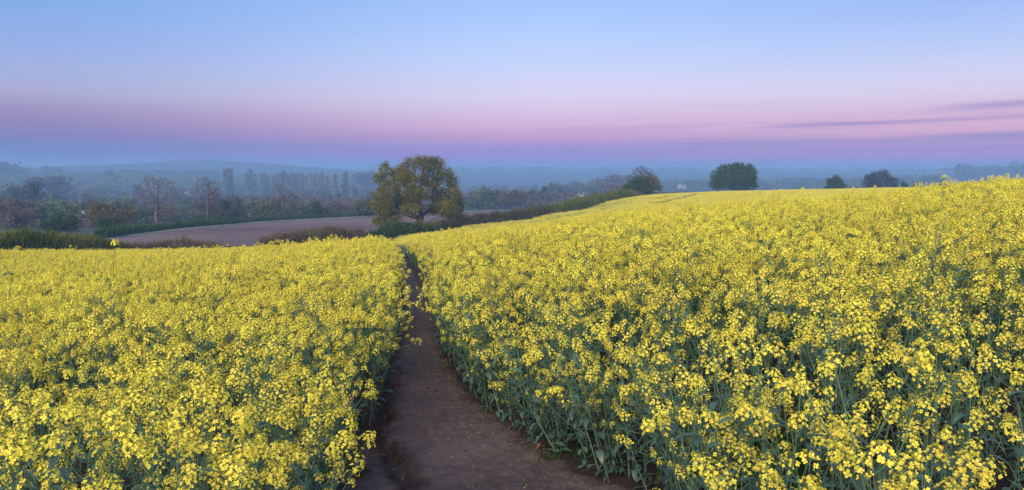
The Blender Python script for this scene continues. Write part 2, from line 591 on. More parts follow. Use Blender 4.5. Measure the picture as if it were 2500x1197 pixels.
PROF = {   # column -> (range in metres, height seen in the photograph, height of what is seen there above ground)
    0: [(50, 608, CROP), (90, 618, 0), (200, 562, 0), (300, 547, 0), (450, 522, 0), (700, 487, 0), (1000, 449, 0), (1250, 432, 0), (1700, 412, 0), (2200, 415, 0)],
    250: [(55, 606, CROP), (95, 616, 0), (140, 598, 0), (170, 582, 0), (300, 548, 0), (450, 523, 0), (700, 488, 0), (1000, 447, 0), (1250, 434, 0), (1800, 402, 0), (2300, 416, 0)],
    500: [(60, 603, CROP), (105, 612, 0), (200, 556, 0), (320, 542, 0), (450, 520, 0), (700, 488, 0), (1000, 448, 0), (1250, 436, 0), (1800, 389, 0), (2300, 414, 0)],
    620: [(62, 601, CROP), (110, 607, 0), (230, 545, 0), (340, 536, 0), (470, 518, 0), (700, 490, 0), (1000, 448, 0), (1250, 438, 0), (1800, 396, 0), (2300, 414, 0)],
    780: [(70, 594, CROP), (115, 597, 0), (250, 536, 0), (360, 528, 0), (480, 514, 0), (700, 490, 0), (1000, 450, 0), (1250, 440, 0), (1800, 409, 0), (2300, 416, 0)],
    945: [(83, 584, CROP), (115, 588, 0), (150, 570, 0), (265, 528, 0), (370, 521, 0), (500, 508, 0), (700, 490, 0), (1000, 456, 0), (1400, 436, 0), (2000, 417, 0)],
    1130: [(40, 570, CROP), (80, 567, CROP), (130, 557, CROP), (146, 557, 0), (285, 518, 0), (400, 513, 0), (600, 500, 0), (1000, 462, 0), (1400, 438, 0), (2000, 417, 0)],
    1300: [(38, 552, CROP), (75, 551, CROP), (150, 539, CROP), (165, 537, 0), (300, 513, 0), (400, 508, 0), (600, 498, 0), (1000, 462, 0), (1400, 440, 0), (2000, 417, 0)],
    1450: [(36, 530, CROP), (75, 527, CROP), (185, 510, CROP), (197, 509, 0), (300, 507, 0), (400, 503, 0), (600, 492, 0), (1000, 462, 0), (1400, 440, 0), (2000, 418, 0)],
    1600: [(35, 511, CROP), (75, 508, CROP), (232, 474, CROP), (300, 482, 0), (450, 484, 0), (600, 477, 0), (1000, 455, 0), (1400, 440, 0), (2000, 419, 0)],
    1800: [(34, 500, CROP), (80, 497, CROP), (250, 466, CROP), (320, 476, 0), (450, 480, 0), (700, 472, 0), (1000, 455, 0), (1400, 440, 0), (2000, 421, 0)],
    2000: [(32, 487, CROP), (80, 483, CROP), (270, 462, CROP), (340, 470, 0), (450, 474, 0), (700, 468, 0), (1000, 452, 0), (1400, 440, 0), (2000, 422, 0)],
    2200: [(29, 466, CROP), (80, 470, CROP), (270, 458, CROP), (340, 466, 0), (450, 470, 0), (700, 462, 0), (1000, 450, 0), (1400, 436, 0), (2000, 423, 0)],
    2350: [(27, 448, CROP), (80, 461, CROP), (270, 457, CROP), (340, 463, 0), (450, 466, 0), (700, 456, 0), (1000, 444, 0), (1250, 430, 0), (2000, 424, 0)],
    2500: [(24, 432, CROP), (80, 452, CROP), (270, 455, CROP), (340, 460, 0), (450, 462, 0), (700, 452, 0), (1000, 440, 0), (1250, 424, 0), (2000, 424, 0)],
    2900: [(20, 412, CROP), (80, 440, CROP), (270, 450, CROP), (340, 455, 0), (450, 455, 0), (700, 450, 0), (1000, 440, 0), (1250, 428, 0), (2000, 424, 0)],
}
PA, PB = -0.03, 0.10


def plane_z(x, y):
    return PA * y + PB * x


def pchip(x, y, xq):
    x, y = np.asarray(x, float), np.asarray(y, float)
    h = np.diff(x)
    dl = np.diff(y) / h
    m = np.zeros(len(x))
    for i in range(1, len(x) - 1):
        if dl[i - 1] * dl[i] > 0:
            w1, w2 = 2 * h[i] + h[i - 1], h[i] + 2 * h[i - 1]
            m[i] = (w1 + w2) / (w1 / dl[i - 1] + w2 / dl[i])
    m[0], m[-1] = dl[0], dl[-1]
    idx = np.clip(np.searchsorted(x, xq) - 1, 0, len(x) - 2)
    t = (xq - x[idx]) / h[idx]
    t = np.clip(t, 0, 1)
    hh = h[idx]
    return ((2 * t ** 3 - 3 * t ** 2 + 1) * y[idx] + (t ** 3 - 2 * t ** 2 + t) * hh * m[idx]
            + (-2 * t ** 3 + 3 * t ** 2) * y[idx + 1] + (t ** 3 - t ** 2) * hh * m[idx + 1])


LR0, LR1, NRR = math.log(0.5), math.log(6000.0), 420
RG = np.exp(np.linspace(LR0, LR1, NRR))
cols_px = sorted(PROF)
col_phi = np.array([phi_of(p) for p in cols_px])
Tcol = []
for p in cols_px:
    ph = phi_of(p)
    rr, zz = [0.0], [0.0]
    for r in (4.0, 9.0, 14.0):
        if r < PROF[p][0][0] * 0.5:
            rr.append(r)
            zz.append(plane_z(r * math.sin(ph), r * math.cos(ph)))
    for r, py, off in PROF[p]:
        if off and r < 90:
            off += 0.13
        rr.append(FAR(r))
        zz.append(z_at(p, py, FAR(r)) - off)
    rr += [3900.0, 6000.0]
    zz += [zz[-1] * 0.5 - 3, -8.0]
    Tcol.append(pchip(rr, zz, RG))
Tcol = np.array(Tcol)
NPH = 361
PHG = np.linspace(-math.pi, math.pi, NPH)     # 1 degree
T = np.zeros((NPH, NRR))
FRONT0, FRONT1 = col_phi[0], col_phi[-1]
for i, ph in enumerate(PHG):
    pc = min(max(ph, FRONT0), FRONT1)
    j = min(max(int(np.searchsorted(col_phi, pc)) - 1, 0), len(col_phi) - 2)
    t = (pc - col_phi[j]) / (col_phi[j + 1] - col_phi[j])
    t = t * t * (3 - 2 * t) * 0.5 + t * 0.5
    row = Tcol[j] * (1 - t) + Tcol[j + 1] * t
    pl = plane_z(RG * math.sin(ph), RG * math.cos(ph))
    outside = min(max((abs(ph) - R(50)) / R(50), 0), 1)
    outside = outside * outside * (3 - 2 * outside)
    gentle = np.clip(pl, -6, 5) * np.exp(-RG / 400.0) - 6 * (1 - np.exp(-RG / 300.0))
    T[i] = row * (1 - outside) + gentle * outside
    wn = np.clip((RG - 3) / 8.0, 0, 1)
    T[i] = pl * (1 - wn) + T[i] * wn
for _ in range(2):    # light smoothing, near part untouched by much
    T = (np.roll(T, 1, 1) + 2 * T + np.roll(T, -1, 1)) / 4
    T[:, 0] = T[:, 1]
    T[:, -1] = T[:, -2]
T[0] = T[-1] = (T[0] + T[-1]) / 2


def H(x, y):
    x, y = np.asarray(x, float), np.asarray(y, float)
    r = np.maximum(np.hypot(x, y), 0.5001)
    ph = np.arctan2(x, y)
    fi = (ph + math.pi) / (2 * math.pi) * (NPH - 1)
    fj = (np.log(r) - LR0) / (LR1 - LR0) * (NRR - 1)
    i = np.clip(fi.astype(int), 0, NPH - 2)
    j = np.clip(fj.astype(int), 0, NRR - 2)
    u, v = fi - i, np.clip(fj - j, 0, 1)
    return (T[i, j] * (1 - u) * (1 - v) + T[i + 1, j] * u * (1 - v) + T[i, j + 1] * (1 - u) * v + T[i + 1, j + 1] * u * v)


def Hs(x, y):
    return float(H(np.array([x]), np.array([y]))[0])


def hit(px, py, off=0.0, rmin=1.0, rmax=3000.0):
    """first point of the ground (raised by off) seen at a pixel of the photograph"""
    dx, dy, dz = ray(px, py)
    L = math.hypot(dx, dy)
    r = np.exp(np.linspace(math.log(rmin), math.log(rmax), 3000))
    X, Y, Z = dx / L * r, dy / L * r, CAM_H + dz / L * r
    d = Z - (H(X, Y) + off)
    k = np.where(d < 0)[0]
    if not len(k):
        return None
    return (X[k[0]], Y[k[0]])


def at(px, r):
    ph = phi_of(px)
    return (r * math.sin(ph), r * math.cos(ph))


def project(x, y, z):
    """world -> photograph pixel"""
    dz = z - CAM_H
    yc = y * CP - dz * SP
    zc = y * SP + dz * CP
    return 1250 + F_PX * x / yc, 598.5 - F_PX * zc / yc


def crop_end(px):
    return np.interp(px, [-400, 0, 250, 500, 620, 780, 940, 950, 1000, 1130, 1300, 1450, 1550, 1600, 1800, 2000, 2500, 3200],
                     [56, 57, 60, 66, 70, 78, 88, 90, 104, 136, 156, 190, 226, 255, 285, 300, 300, 280])


# footpath edges (feet of the plants)
_l = [(-0.66, -4.0), (-0.70, 0.5), (-0.76, 2.0), (-0.88, 3.0), (-1.10, 4.0), (-1.24, 4.8)]
_r = [(0.50, -4.0), (0.50, 0.5), (0.58, 2.0), (0.76, 3.0), (0.95, 4.0), (1.02, 4.7)]
for px, py in [(852, 1130), (905, 1030), (945, 920), (970, 840)]:
    _l.append(hit(px, py))
for px, r_ in [(976, 15), (974, 20), (968, 25), (960, 31), (951, 40), (941, 60), (935, 88), (934, 98)]:
    _l.append(at(px, r_))
for px, py in [(1420, 1165), (1270, 1065), (1165, 990), (1098, 905), (1072, 840)]:
    _r.append(hit(px, py))
for px, r_ in [(1050, 15), (1030, 20), (1016, 25), (1004, 31), (989, 40), (972, 60), (961, 88), (958, 98)]:
    _r.append(at(px, r_))
_l = np.array(sorted(_l, key=lambda p: p[1]))
_r = np.array(sorted(_r, key=lambda p: p[1]))
print('path left', np.round(_l, 2).tolist())
print('path right', np.round(_r, 2).tolist())


def path_l(y):
    y = np.asarray(y, float)
    return np.interp(y, _l[:, 1], _l[:, 0])


def path_r(y):
    y = np.asarray(y, float)
    xr = np.interp(y, _r[:, 1], _r[:, 0])
    return np.maximum(xr, path_l(y) + 0.42 + 0.004 * np.clip(y, 0, 80))


def in_path(x, y, pad=0.0):
    return (x > path_l(y) - pad) & (x < path_r(y) + pad) & (y < 100)

# ------------------------------------------------------------------ ground sheets


def polar_sheet(phis, radii, zoff, keep=None):
    P_, R_ = np.meshgrid(phis, radii, indexing='ij')
    X, Y = R_ * np.sin(P_), R_ * np.cos(P_)
    Z = H(X, Y) + (zoff(X, Y, R_) if callable(zoff) else zoff)
    V = np.stack([X, Y, Z], -1).reshape(-1, 3)
    n, m = len(phis), len(radii)
    i, j = np.meshgrid(np.arange(n - 1), np.arange(m - 1), indexing='ij')
    a = (i * m + j).ravel()
    F = np.stack([a, a + m, a + m + 1, a + 1], 1)[:, ::-1]
    if keep is not None:
        c = V[F].mean(1)
        F = F[keep(c[:, 0], c[:, 1])]
    used, inv = np.unique(F.ravel(), return_inverse=True)
    return V[used], inv.reshape(-1, 4)


phis = np.concatenate([np.linspace(-math.pi, -R(45), 60)[:-1], np.linspace(-R(45), R(45), 300), np.linspace(R(45), math.pi, 60)[1:]])
radii = np.exp(np.linspace(math.log(0.6), math.log(5900), 420))


def sink(X, Y, Rr):
    ph = np.arctan2(X, Y)
    px = 1250 + F_PX * np.tan(np.clip(ph, -1.2, 1.2))
    near = Rr < crop_end(px) - 4
    return np.where(near, -0.35, 0.0)


V, F = polar_sheet(phis, radii, sink)
# centre fan
cV = np.array([[0, 0, -0.35]])
V = np.concatenate([V, cV])
me = mk_mesh('terrain', V, [F], [M['terrain']], smooth=True)
link('terrain', me, kind='structure')


def crop_mask(x, y):
    r = np.hypot(x, y)
    ph = np.arctan2(x, y)
    px = 1250 + F_PX * np.tan(np.clip(ph, -1.2, 1.2))
    return (r < crop_end(px)) & ~in_path(x, y)


# soil under the crop
V, F = polar_sheet(np.linspace(-R(60), R(60), 420), np.concatenate([np.linspace(0.7, 30, 400), np.exp(np.linspace(math.log(30.2), math.log(305), 150))]),
                   0.0, lambda x, y: (np.hypot(x, y) < crop_end(1250 + F_PX * np.tan(np.arctan2(x, y)))) & ~in_path(x, y, 0.42))
nn = len(V)
dz = np.array([mnoise.fractal(Vector((v[0] * 3.0, v[1] * 3.0, 0)), 1.0, 2.0, 4) for v in V[:]]) * 0.03
V[:, 2] += dz * (np.hypot(V[:, 0], V[:, 1]) < 40)
me = mk_mesh('field_soil', V, [F], [M['soil']], smooth=True)
link('field_soil', me, kind='structure')

# footpath: worn strip with real relief, a washed-out rill on its left
ys = np.concatenate([np.arange(-3.0, 3.5, 0.10), np.arange(3.5, 13.0, 0.028), np.arange(13.0, 30, 0.12), np.arange(30, 96, 0.5)])
nt = 120
ts = np.linspace(0, 1, nt)
Yg, Tg = np.meshgrid(ys, ts, indexing='ij')
PADW = 0.60
xl, xr = path_l(ys) - PADW, path_r(ys) + PADW
Xg = xl[:, None] * (1 - Tg) + xr[:, None] * Tg
rill = [hit(px, py) for px, py in [(1010, 1196), (985, 1168), (975, 1150), (962, 1128), (945, 1096), (915, 1070), (918, 1045), (940, 1028), (936, 985), (942, 960)]]
rill = np.array(sorted([(0.0, 3.0)] + rill, key=lambda p: p[1]))
rill[0, 0] = rill[1, 0] + 0.05
print('rill', np.round(rill, 2).tolist())


def path_relief(x, y):
    z = 0.016 * mnoise.fractal(Vector((x * 1.6, y * 1.6, 3.1)), 1.0, 2.0, 3)
    z += 0.015 * mnoise.fractal(Vector((x * 11, y * 8, 7.7)), 0.7, 2.1, 5)
    z -= 0.012 * max(0.0, mnoise.noise(Vector((x * 5.5, y * 3.6, 2.2))) - 0.25) * 4
    if 3.0 < y < 11:
        xc = float(np.interp(y, rill[:, 1], rill[:, 0])) + 0.06 * mnoise.noise(Vector((y * 4, 0, 1)))
        w = 0.055 + 0.05 * mnoise.noise(Vector((y * 3.1, 4, 1))) + 0.02 * mnoise.noise(Vector((x * 14, y * 14, 2))) + 0.05 * math.exp(-((y - 6.0) / 0.35) ** 2)
        d = (x - xc) / w
        z -= 0.075 * math.exp(-d * d * d * d) * min(1, max(0, (y - 3.0) / 0.6)) * min(1, max(0, (9.5 - y) / 1.5))
    return z


Zrel = np.zeros_like(Xg)
for i in range(Xg.shape[0]):
    if ys[i] < 30:
        for j in range(nt):
            Zrel[i, j] = path_relief(Xg[i, j], Yg[i, j])
# dished towards its middle, edges tuck below the field soil
tt = np.minimum(Tg, 1 - Tg)
edge = np.clip(tt / 0.05, 0, 1)
Zg = H(Xg, Yg) + Zrel - 0.06 + 0.07 * edge
V = np.stack([Xg, Yg, Zg], -1).reshape(-1, 3)
i, j = np.meshgrid(np.arange(len(ys) - 1), np.arange(nt - 1), indexing='ij')
a = (i * nt + j).ravel()
F = np.stack([a, a + 1, a + nt + 1, a + nt], 1)
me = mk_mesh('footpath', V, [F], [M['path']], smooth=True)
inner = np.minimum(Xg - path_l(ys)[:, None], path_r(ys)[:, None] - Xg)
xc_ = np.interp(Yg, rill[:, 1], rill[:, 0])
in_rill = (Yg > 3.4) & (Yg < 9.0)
inner = np.where(in_rill, np.minimum(inner, (np.abs(Xg - xc_) - 0.09) * 1.2), inner)  # mask also lowered along the rill, mixing in the dark edge colour
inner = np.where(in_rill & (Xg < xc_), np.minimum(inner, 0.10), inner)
wear_and_rill = me.attributes.new('wear_and_rill', 'FLOAT', 'POINT')
wear_and_rill.data.foreach_set('value', inner.astype(np.float32).ravel())
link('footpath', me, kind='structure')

# ploughed field and its grass margin: polygon given by the near and far edge (px, range)
pf_near = lambda px: np.interp(px, [240, 300, 400, 620, 945, 1130, 1300, 1450, 1560], [150, 128, 118, 116, 128, 150, 172, 205, 235])
pf_far = lambda px: np.interp(px, [240, 300, 400, 500, 620, 780, 945, 1130, 1300, 1450, 1560], [154, 168, 184, 200, 230, 250, 265, 285, 300, 300, 290])


def px_of(x, y):
    return 1250 + F_PX * np.tan(np.arctan2(x, y)) * 1.004


V, F = polar_sheet(np.linspace(phi_of(240), phi_of(1560), 260), np.linspace(112, 302, 180), 0.06,
                   lambda x, y: (np.hypot(x, y) > pf_near(px_of(x, y))) & (np.hypot(x, y) < pf_far(px_of(x, y))))
dz = np.array([mnoise.fractal(Vector((v[0] * .9, v[1] * .9, 0)), 1.0, 2.0, 3) for v in V]) * 0.05
V[:, 2] += np.abs(dz)
link('ploughed_field', mk_mesh('ploughed_field', V, [F], [M['plough']], smooth=True), kind='structure')
pp = np.linspace(238, 1330, 300)
rows = []
for k, d in enumerate([0.0, 1.5, 3.0, 4.6]):
    rr = pf_far(pp) + d - 0.4
    ph = np.array([phi_of(p) for p in pp])
    X, Y = rr * np.sin(ph), rr * np.cos(ph)
    rows.append(np.stack([X, Y, H(X, Y) + [0.10, 0.32, 0.34, 0.10][k]], -1))
V = np.stack(rows, 1).reshape(-1, 3)
i, j = np.meshgrid(np.arange(len(pp) - 1), np.arange(3), indexing='ij')
a = (i * 4 + j).ravel()
link('grass_margin', mk_mesh('grass_margin', V, [np.stack([a, a + 1, a + 5, a + 4], 1)[:, ::-1]], [M['margin']]), kind='structure')

#@@CROP
# ------------------------------------------------------------------ rapeseed
def flower_mb(g, s=0.0095, open_=1.0):
    """a four-petalled flower facing +Z, radius s"""
    mb = MB()
    for k in range(4):
        a = k * math.pi / 2 + g.uniform(-.12, .12)
        el_ = g.uniform(0.05, 0.45) + (1 - open_) * 0.9
        L = s * g.uniform(.9, 1.1)
        w = L * 0.92
        pts = np.array([[0.08, 0, 0], [.45, -.36, .05], [.95, -.40, -.02], [1.08, 0, -.06 + g.uniform(-.08, .08)], [.95, .40, -.02], [.45, .36, .05]])
        pts = pts * [L, w, L]
        ce, se = math.cos(el_), math.sin(el_)
        x = pts[:, 0] * ce - pts[:, 2] * se
        z = pts[:, 0] * se + pts[:, 2] * ce
        ca, sa = math.cos(a), math.sin(a)
        v = np.stack([x * ca - pts[:, 1] * sa, x * sa + pts[:, 1] * ca, z], 1)
        mb.add(v, [[0, 1, 4, 5][:4]], 0) if False else mb.add(v, [[0, 1, 2, 3], [0, 3, 4, 5]], 0)
    return mb


def bud_mb(g, L=0.006, w=0.0022):
    v = np.array([[0, 0, 0], [w, 0, L * .5], [0, w, L * .5], [-w, 0, L * .5], [0, -w, L * .5], [0, 0, L]])
    f = [[0, 2, 1], [0, 3, 2], [0, 4, 3], [0, 1, 4], [1, 2, 5], [2, 3, 5], [3, 4, 5], [4, 1, 5]]
    mb = MB()
    mb.add(v, f, 1)
    return mb


def orient(dirv, spin=0.0):
    d = Vector(dirv).normalized()
    q = d.to_track_quat('Z', 'Y')
    return q.to_matrix().to_4x4() @ Matrix.Rotation(spin, 4, 'Z')


def head_mb(g, nfl=22, length=0.07, spread=0.028):
    """a raceme: open flowers round the axis, tight buds on top. slots: 0 petal, 1 bud, 2 stem"""
    mb = MB()
    v, f = polytube([[0, 0, -0.02], [0, 0, length * .5], [0, 0, length]], [0.0018, 0.0015, 0.001], 3)
    mb.add(v, f, 2)
    S0, S1, = [], []
    for k in range(nfl):
        t = k / nfl + g.uniform(-.04, .04)
        a = k * 2.39996 + g.uniform(-.3, .3)
        z = length * (0.05 + 0.82 * t)
        rad = spread * (1 - 0.50 * t) * g.uniform(.55, 1.35)
        up = 0.5 + 0.9 * t
        p0 = Vector((0, 0, z * 0.85))
        p1 = Vector((math.cos(a) * rad, math.sin(a) * rad, z + rad * 0.35 * up))
        S0.append(p0)
        S1.append(p1)
        d = Vector((math.cos(a), math.sin(a), up * g.uniform(.6, 1.3)))
        mb.addmb(flower_mb(g, g.uniform(.0100, .0135), g.uniform(.45, 1)), Matrix.Translation(p1) @ orient(d, g.uniform(0, 6.3)))
    v, f = tubes(S0, S1, np.full(nfl, .0006), np.full(nfl, .0005), 3)
    mb.add(v, f, 2)
    for k in range(13):
        a = k * 2.4
        rr = 0.0075 * math.sqrt(k / 13)
        p = Vector((math.cos(a) * rr, math.sin(a) * rr, length + 0.004 - rr * 0.5))
        mb.addmb(bud_mb(g, g.uniform(.005, .007)), Matrix.Translation(p) @ orient((math.cos(a) * rr * 60, math.sin(a) * rr * 60, 1)))
    return mb


def leaf_mb(g, L=0.12, W=0.032, droop=0.9, pet=0.1, wav=0.1):
    """a leaf growing along +X from the origin, hanging at its tip"""
    mb = MB()
    rows = 7
    t = np.linspace(0, 1, rows)
    ang = 0.35 - droop * t
    xs = np.concatenate([[0], np.cumsum(np.cos(ang[1:]) * L / (rows - 1))])
    zs = np.concatenate([[0], np.cumsum(np.sin(ang[1:]) * L / (rows - 1))])
    prof = np.interp(t, [0, pet, pet + 0.05, .45, .75, 1], [.06, .06, .35, .5, .40, 0.02]) * W
    wv = np.array([g.uniform(-wav, wav) for _ in t]) * W
    left = np.stack([xs, -prof, zs + prof * 0.35 + wv], 1)
    mid = np.stack([xs, 0 * xs, zs], 1)
    right = np.stack([xs, prof, zs + prof * 0.35 - wv], 1)
    v = np.stack([left, mid, right], 1).reshape(-1, 3)
    f = []
    for k in range(rows - 1):
        a = 3 * k
        f += [[a, a + 1, a + 4, a + 3], [a + 1, a + 2, a + 5, a + 4]]
    mb.add(v, f, 0)
    return mb


gh = np.random.default_rng(11)
HEADS = [head_mb(gh, n, l, s) for n, l, s in ((32, .095, .044), (26, .110, .040), (36, .085, .046), (20, .075, .036), (30, .14, .038), (15, .06, .030), (13, .10, .028), (36, .080, .050))]
LEAVES = [leaf_mb(gh, .11, .030), leaf_mb(gh, .14, .036, 1.3), leaf_mb(gh, .09, .022, .6), leaf_mb(gh, .18, .065, 1.2, .3), leaf_mb(gh, .15, .055, 1.6, .35), leaf_mb(gh, .13, .028, .9)]
HEADS.append(head_mb(gh, 5, .035, .020))
HEADS.append(head_mb(gh, 9, .14, .032))
HEADS.append(head_mb(gh, 13, .06, .038))
HMAT = [M['petal'], M['bud'], M['stem']]
head_me = [h.mesh('rapeseed flower head', HMAT) for h in HEADS]
leaf_me = [l.mesh('rapeseed leaf blade', [M['leaf']], smooth=True) for l in LEAVES]


def plant_layout(g, h=1.15, nb=6, leaves=9, side=0.26, nflow=1.0, low=.10):
    """returns stem mesh-builder and lists of (mesh index, matrix) for heads and leaves"""
    st = MB()
    heads, lvs = [], []
    lean = g.normal(0, .05, 2)
    n = 9
    t = np.linspace(0, 1, n)
    main = np.stack([lean[0] * t * t * h * 1.5 + 0.012 * np.sin(t * 7 + g.uniform(0, 6)), lean[1] * t * t * h * 1.5 + 0.012 * np.cos(t * 6 + g.uniform(0, 6)), h * t], 1)
    v, f = polytube(main, np.linspace(.0062, .0018, n), 5)
    st.add(v, f, 0)
    tops = [(main[-1], unit(main[-1] - main[-2]))]

    def mp(tq):
        return np.array([np.interp(tq, t, main[:, k]) for k in range(3)])
    a0 = g.uniform(0, 6.28)
    for k in range(nb):
        tb = np.interp(k / max(1, nb - 1), [0, 1], [.34, .84]) + g.uniform(-.03, .03)
        a = a0 + k * 2.4 + g.uniform(-.4, .4)
        top = h * g.uniform(.82, 1.02) if k > nb * .42 else h * g.uniform(.55, .86)
        b = mp(tb)
        rad = side * g.uniform(.55, 1.15) * (1.15 - tb * .6)
        e = b + np.array([math.cos(a) * rad, math.sin(a) * rad, max(.10, top - b[2])])
        c = b + np.array([math.cos(a) * rad * .62, math.sin(a) * rad * .62, (e[2] - b[2]) * .32])
        tq = np.linspace(0, 1, 6)[:, None]
        cur = b * (1 - tq) ** 2 + 2 * c * tq * (1 - tq) + e * tq ** 2
        v, f = polytube(cur, np.linspace(.0034, .0014, 6), 3)
        st.add(v, f, 0)
        tops.append((cur[-1], unit(cur[-1] - cur[-2])))
        if g.random() < .55:    # a small side shoot with a little head
            q = cur[3]
            aa = a + g.uniform(.6, 1.4) * g.choice([-1, 1])
            e2 = q + np.array([math.cos(aa) * .07, math.sin(aa) * .07, g.uniform(.08, .16)])
            v, f = polytube([q, (q + e2) / 2 + [0.01, 0, -0.01], e2], [.002, .0016, .0012], 3)
            st.add(v, f, 0)
            heads.append((int(g.choice([3, 5, 6])), Matrix.Translation(Vector(e2)) @ orient((e2 - q) * [1, 1, 2], g.uniform(0, 6)) @ Matrix.Scale(.8, 4)))
        # leaf in the axil
        lm = Matrix.Translation(Vector(b)) @ Matrix.Rotation(a, 4, 'Z')
        lvs.append((int(g.choice([0, 1, 2, 5])), lm @ Matrix.Rotation(-g.uniform(0, .5), 4, 'Y')))
        if g.random() < .8:
            lvs.append((int(g.choice([0, 2, 5])), Matrix.Translation(Vector(cur[2])) @ Matrix.Rotation(a + g.uniform(-1, 1), 4, 'Z') @ Matrix.Rotation(-g.uniform(0, .6), 4, 'Y') @ Matrix.Scale(.8, 4)))
    for p, d in tops:
        if g.random() < nflow:
            k = int(g.choice([0, 1, 2, 4, 7, 3, 8, 9, 10]))
            heads.append((k, Matrix.Translation(Vector(p)) @ orient(d, g.uniform(0, 6)) @ Matrix.Scale(g.uniform(.55, .98), 4)))
        # young pods and bare pedicels below the head
        npod = int(g.integers(4, 12))
        p0s, p1s = [], []
        for q in range(npod):
            s = .012 + q * .012
            a = q * 2.4 + g.uniform(0, 1)
            c = p - d * s
            o = unit(np.array([math.cos(a), math.sin(a), .75]))
            p0s.append(c)
            p1s.append(c + o * g.uniform(.02, .045))
        v, f = tubes(p0s, p1s, np.full(npod, .0009), np.full(npod, .0006), 3)
        st.add(v, f, 0)
    for k in range(leaves):      # big lower leaves
        tb = low + (.68 - low) * g.uniform(0, 1) ** (1.0 if low > .05 else 1.5)
        a = a0 + k * 2.4
        sc = g.uniform(.55, 1.05)
        lvs.append((int(g.choice([3, 4, 1, 5, 0])), Matrix.Translation(Vector(mp(tb))) @ Matrix.Rotation(a, 4, 'Z') @ Matrix.Rotation(-g.uniform(-.1, .6), 4, 'Y') @ Matrix.Scale(sc, 4)))
    return st, heads, lvs


NVAR, NSPARSE = 10, 6
gp = np.random.default_rng(5)
LAY = []
for k in range(NVAR):
    LAY.append(plant_layout(gp, h=1.10 + .055 * (k % 5), nb=[10, 11, 9, 12, 10, 11, 8, 12, 10, 9][k], leaves=[10, 9, 11, 10, 9, 10, 11, 9, 10, 10][k],
                            side=[.27, .31, .24, .33, .29, .27, .22, .31, .33, .27][k], nflow=[1, 1, .95, 1, .9, 1, .8, 1, 1, .7][k]))

for k in range(NSPARSE):      # leafier plants with fewer and smaller heads
    st_, hs_, ls_ = plant_layout(gp, h=1.06 + .06 * (k % 4), nb=[9, 10, 8, 9, 11, 8][k], leaves=[22, 20, 25, 21, 19, 23][k], side=[.24, .28, .20, .26, .30, .22][k], nflow=[.6, .45, .65, .4, .55, .45][k], low=.03)
    hs_ = [(int(gp.choice([3, 5, 6, 8, 9, 10])) if gp.random() < .7 else a_, m_) for a_, m_ in hs_]
    LAY.append((st_, hs_, ls_))


def joined(lay, name):
    st, hs, ls = lay
    mb = MB()
    mb.addmb(st, None, [2])
    for k, m in hs:
        mb.addmb(HEADS[k], m, [0, 1, 2])
    for k, m in ls:
        mb.addmb(LEAVES[k], m, [3])
    return mb.mesh(name, [M['petal'], M['bud'], M['stem'], M['leaf']])


full_me = [joined(l, 'rapeseed plant whole') for l in LAY]
stem_me = [l[0].mesh('rapeseed stems', [M['stem']]) for l in LAY]


def heads_joined(lay):
    mb = MB()
    for k, m in lay[1]:
        mb.addmb(HEADS[k], m)
    return mb.mesh('rapeseed flower heads', HMAT)


def leaves_joined(lay):
    mb = MB()
    for k, m in lay[2]:
        mb.addmb(LEAVES[k], m)
    return mb.mesh('rapeseed leaves', [M['leaf']])


headsj_me = [heads_joined(l) for l in LAY]
leavesj_me = [leaves_joined(l) for l in LAY]

# far patches of crop, one square metre and a bit, coarse
def patch_mesh(g, size=1.35, nh=150, dens=1.0):
    mb = MB()
    c = g.uniform(-size / 2, size / 2, (nh, 2))
    bump = np.array([mnoise.noise(Vector((x * 2.2, y * 2.2, g.integers(0, 1)))) for x, y in c])
    z = 1.06 + .10 * bump + g.normal(0, .07, nh)
    P0 = np.stack([c[:, 0] + g.normal(0, .05, nh), c[:, 1] + g.normal(0, .05, nh), z - g.uniform(.25, .6, nh)], 1)
    P1 = np.stack([c[:, 0], c[:, 1], z], 1)
    v, f = tubes(P0, P1, np.full(nh, .004), np.full(nh, .003), 3)
    mb.add(v, f, 2)
    q = 11
    C = np.repeat(P1, q, 0) + g.normal(0, 1, (nh * q, 3)) * [.024, .024, .030]
    v, f = cards(C, rand_dirs(nh * q, g, .5), g.uniform(.018, .029, nh * q), .9, g)
    mb.add(v, f, 0)
    nl = int(170 * dens)
    C = np.stack([g.uniform(-size / 2, size / 2, nl), g.uniform(-size / 2, size / 2, nl), g.uniform(.35, .95, nl)], 1)
    v, f = cards(C, rand_dirs(nl, g, .3), g.uniform(.08, .15, nl), .4, g)
    mb.add(v, f, 3)
    nl = 60
    C = np.stack([g.uniform(-size / 2, size / 2, nl), g.uniform(-size / 2, size / 2, nl), g.uniform(.1, .5, nl)], 1)
    v, f = cards(C, rand_dirs(nl, g, .8), g.uniform(.18, .3, nl), .6, g)
    mb.add(v, f, 3)
    return mb.mesh('rapeseed patch', [M['petal'], M['bud'], M['stem'], M['leaf']])


patch_me = [patch_mesh(np.random.default_rng(40 + k), nh=[150, 165, 135, 150][k]) for k in range(4)]


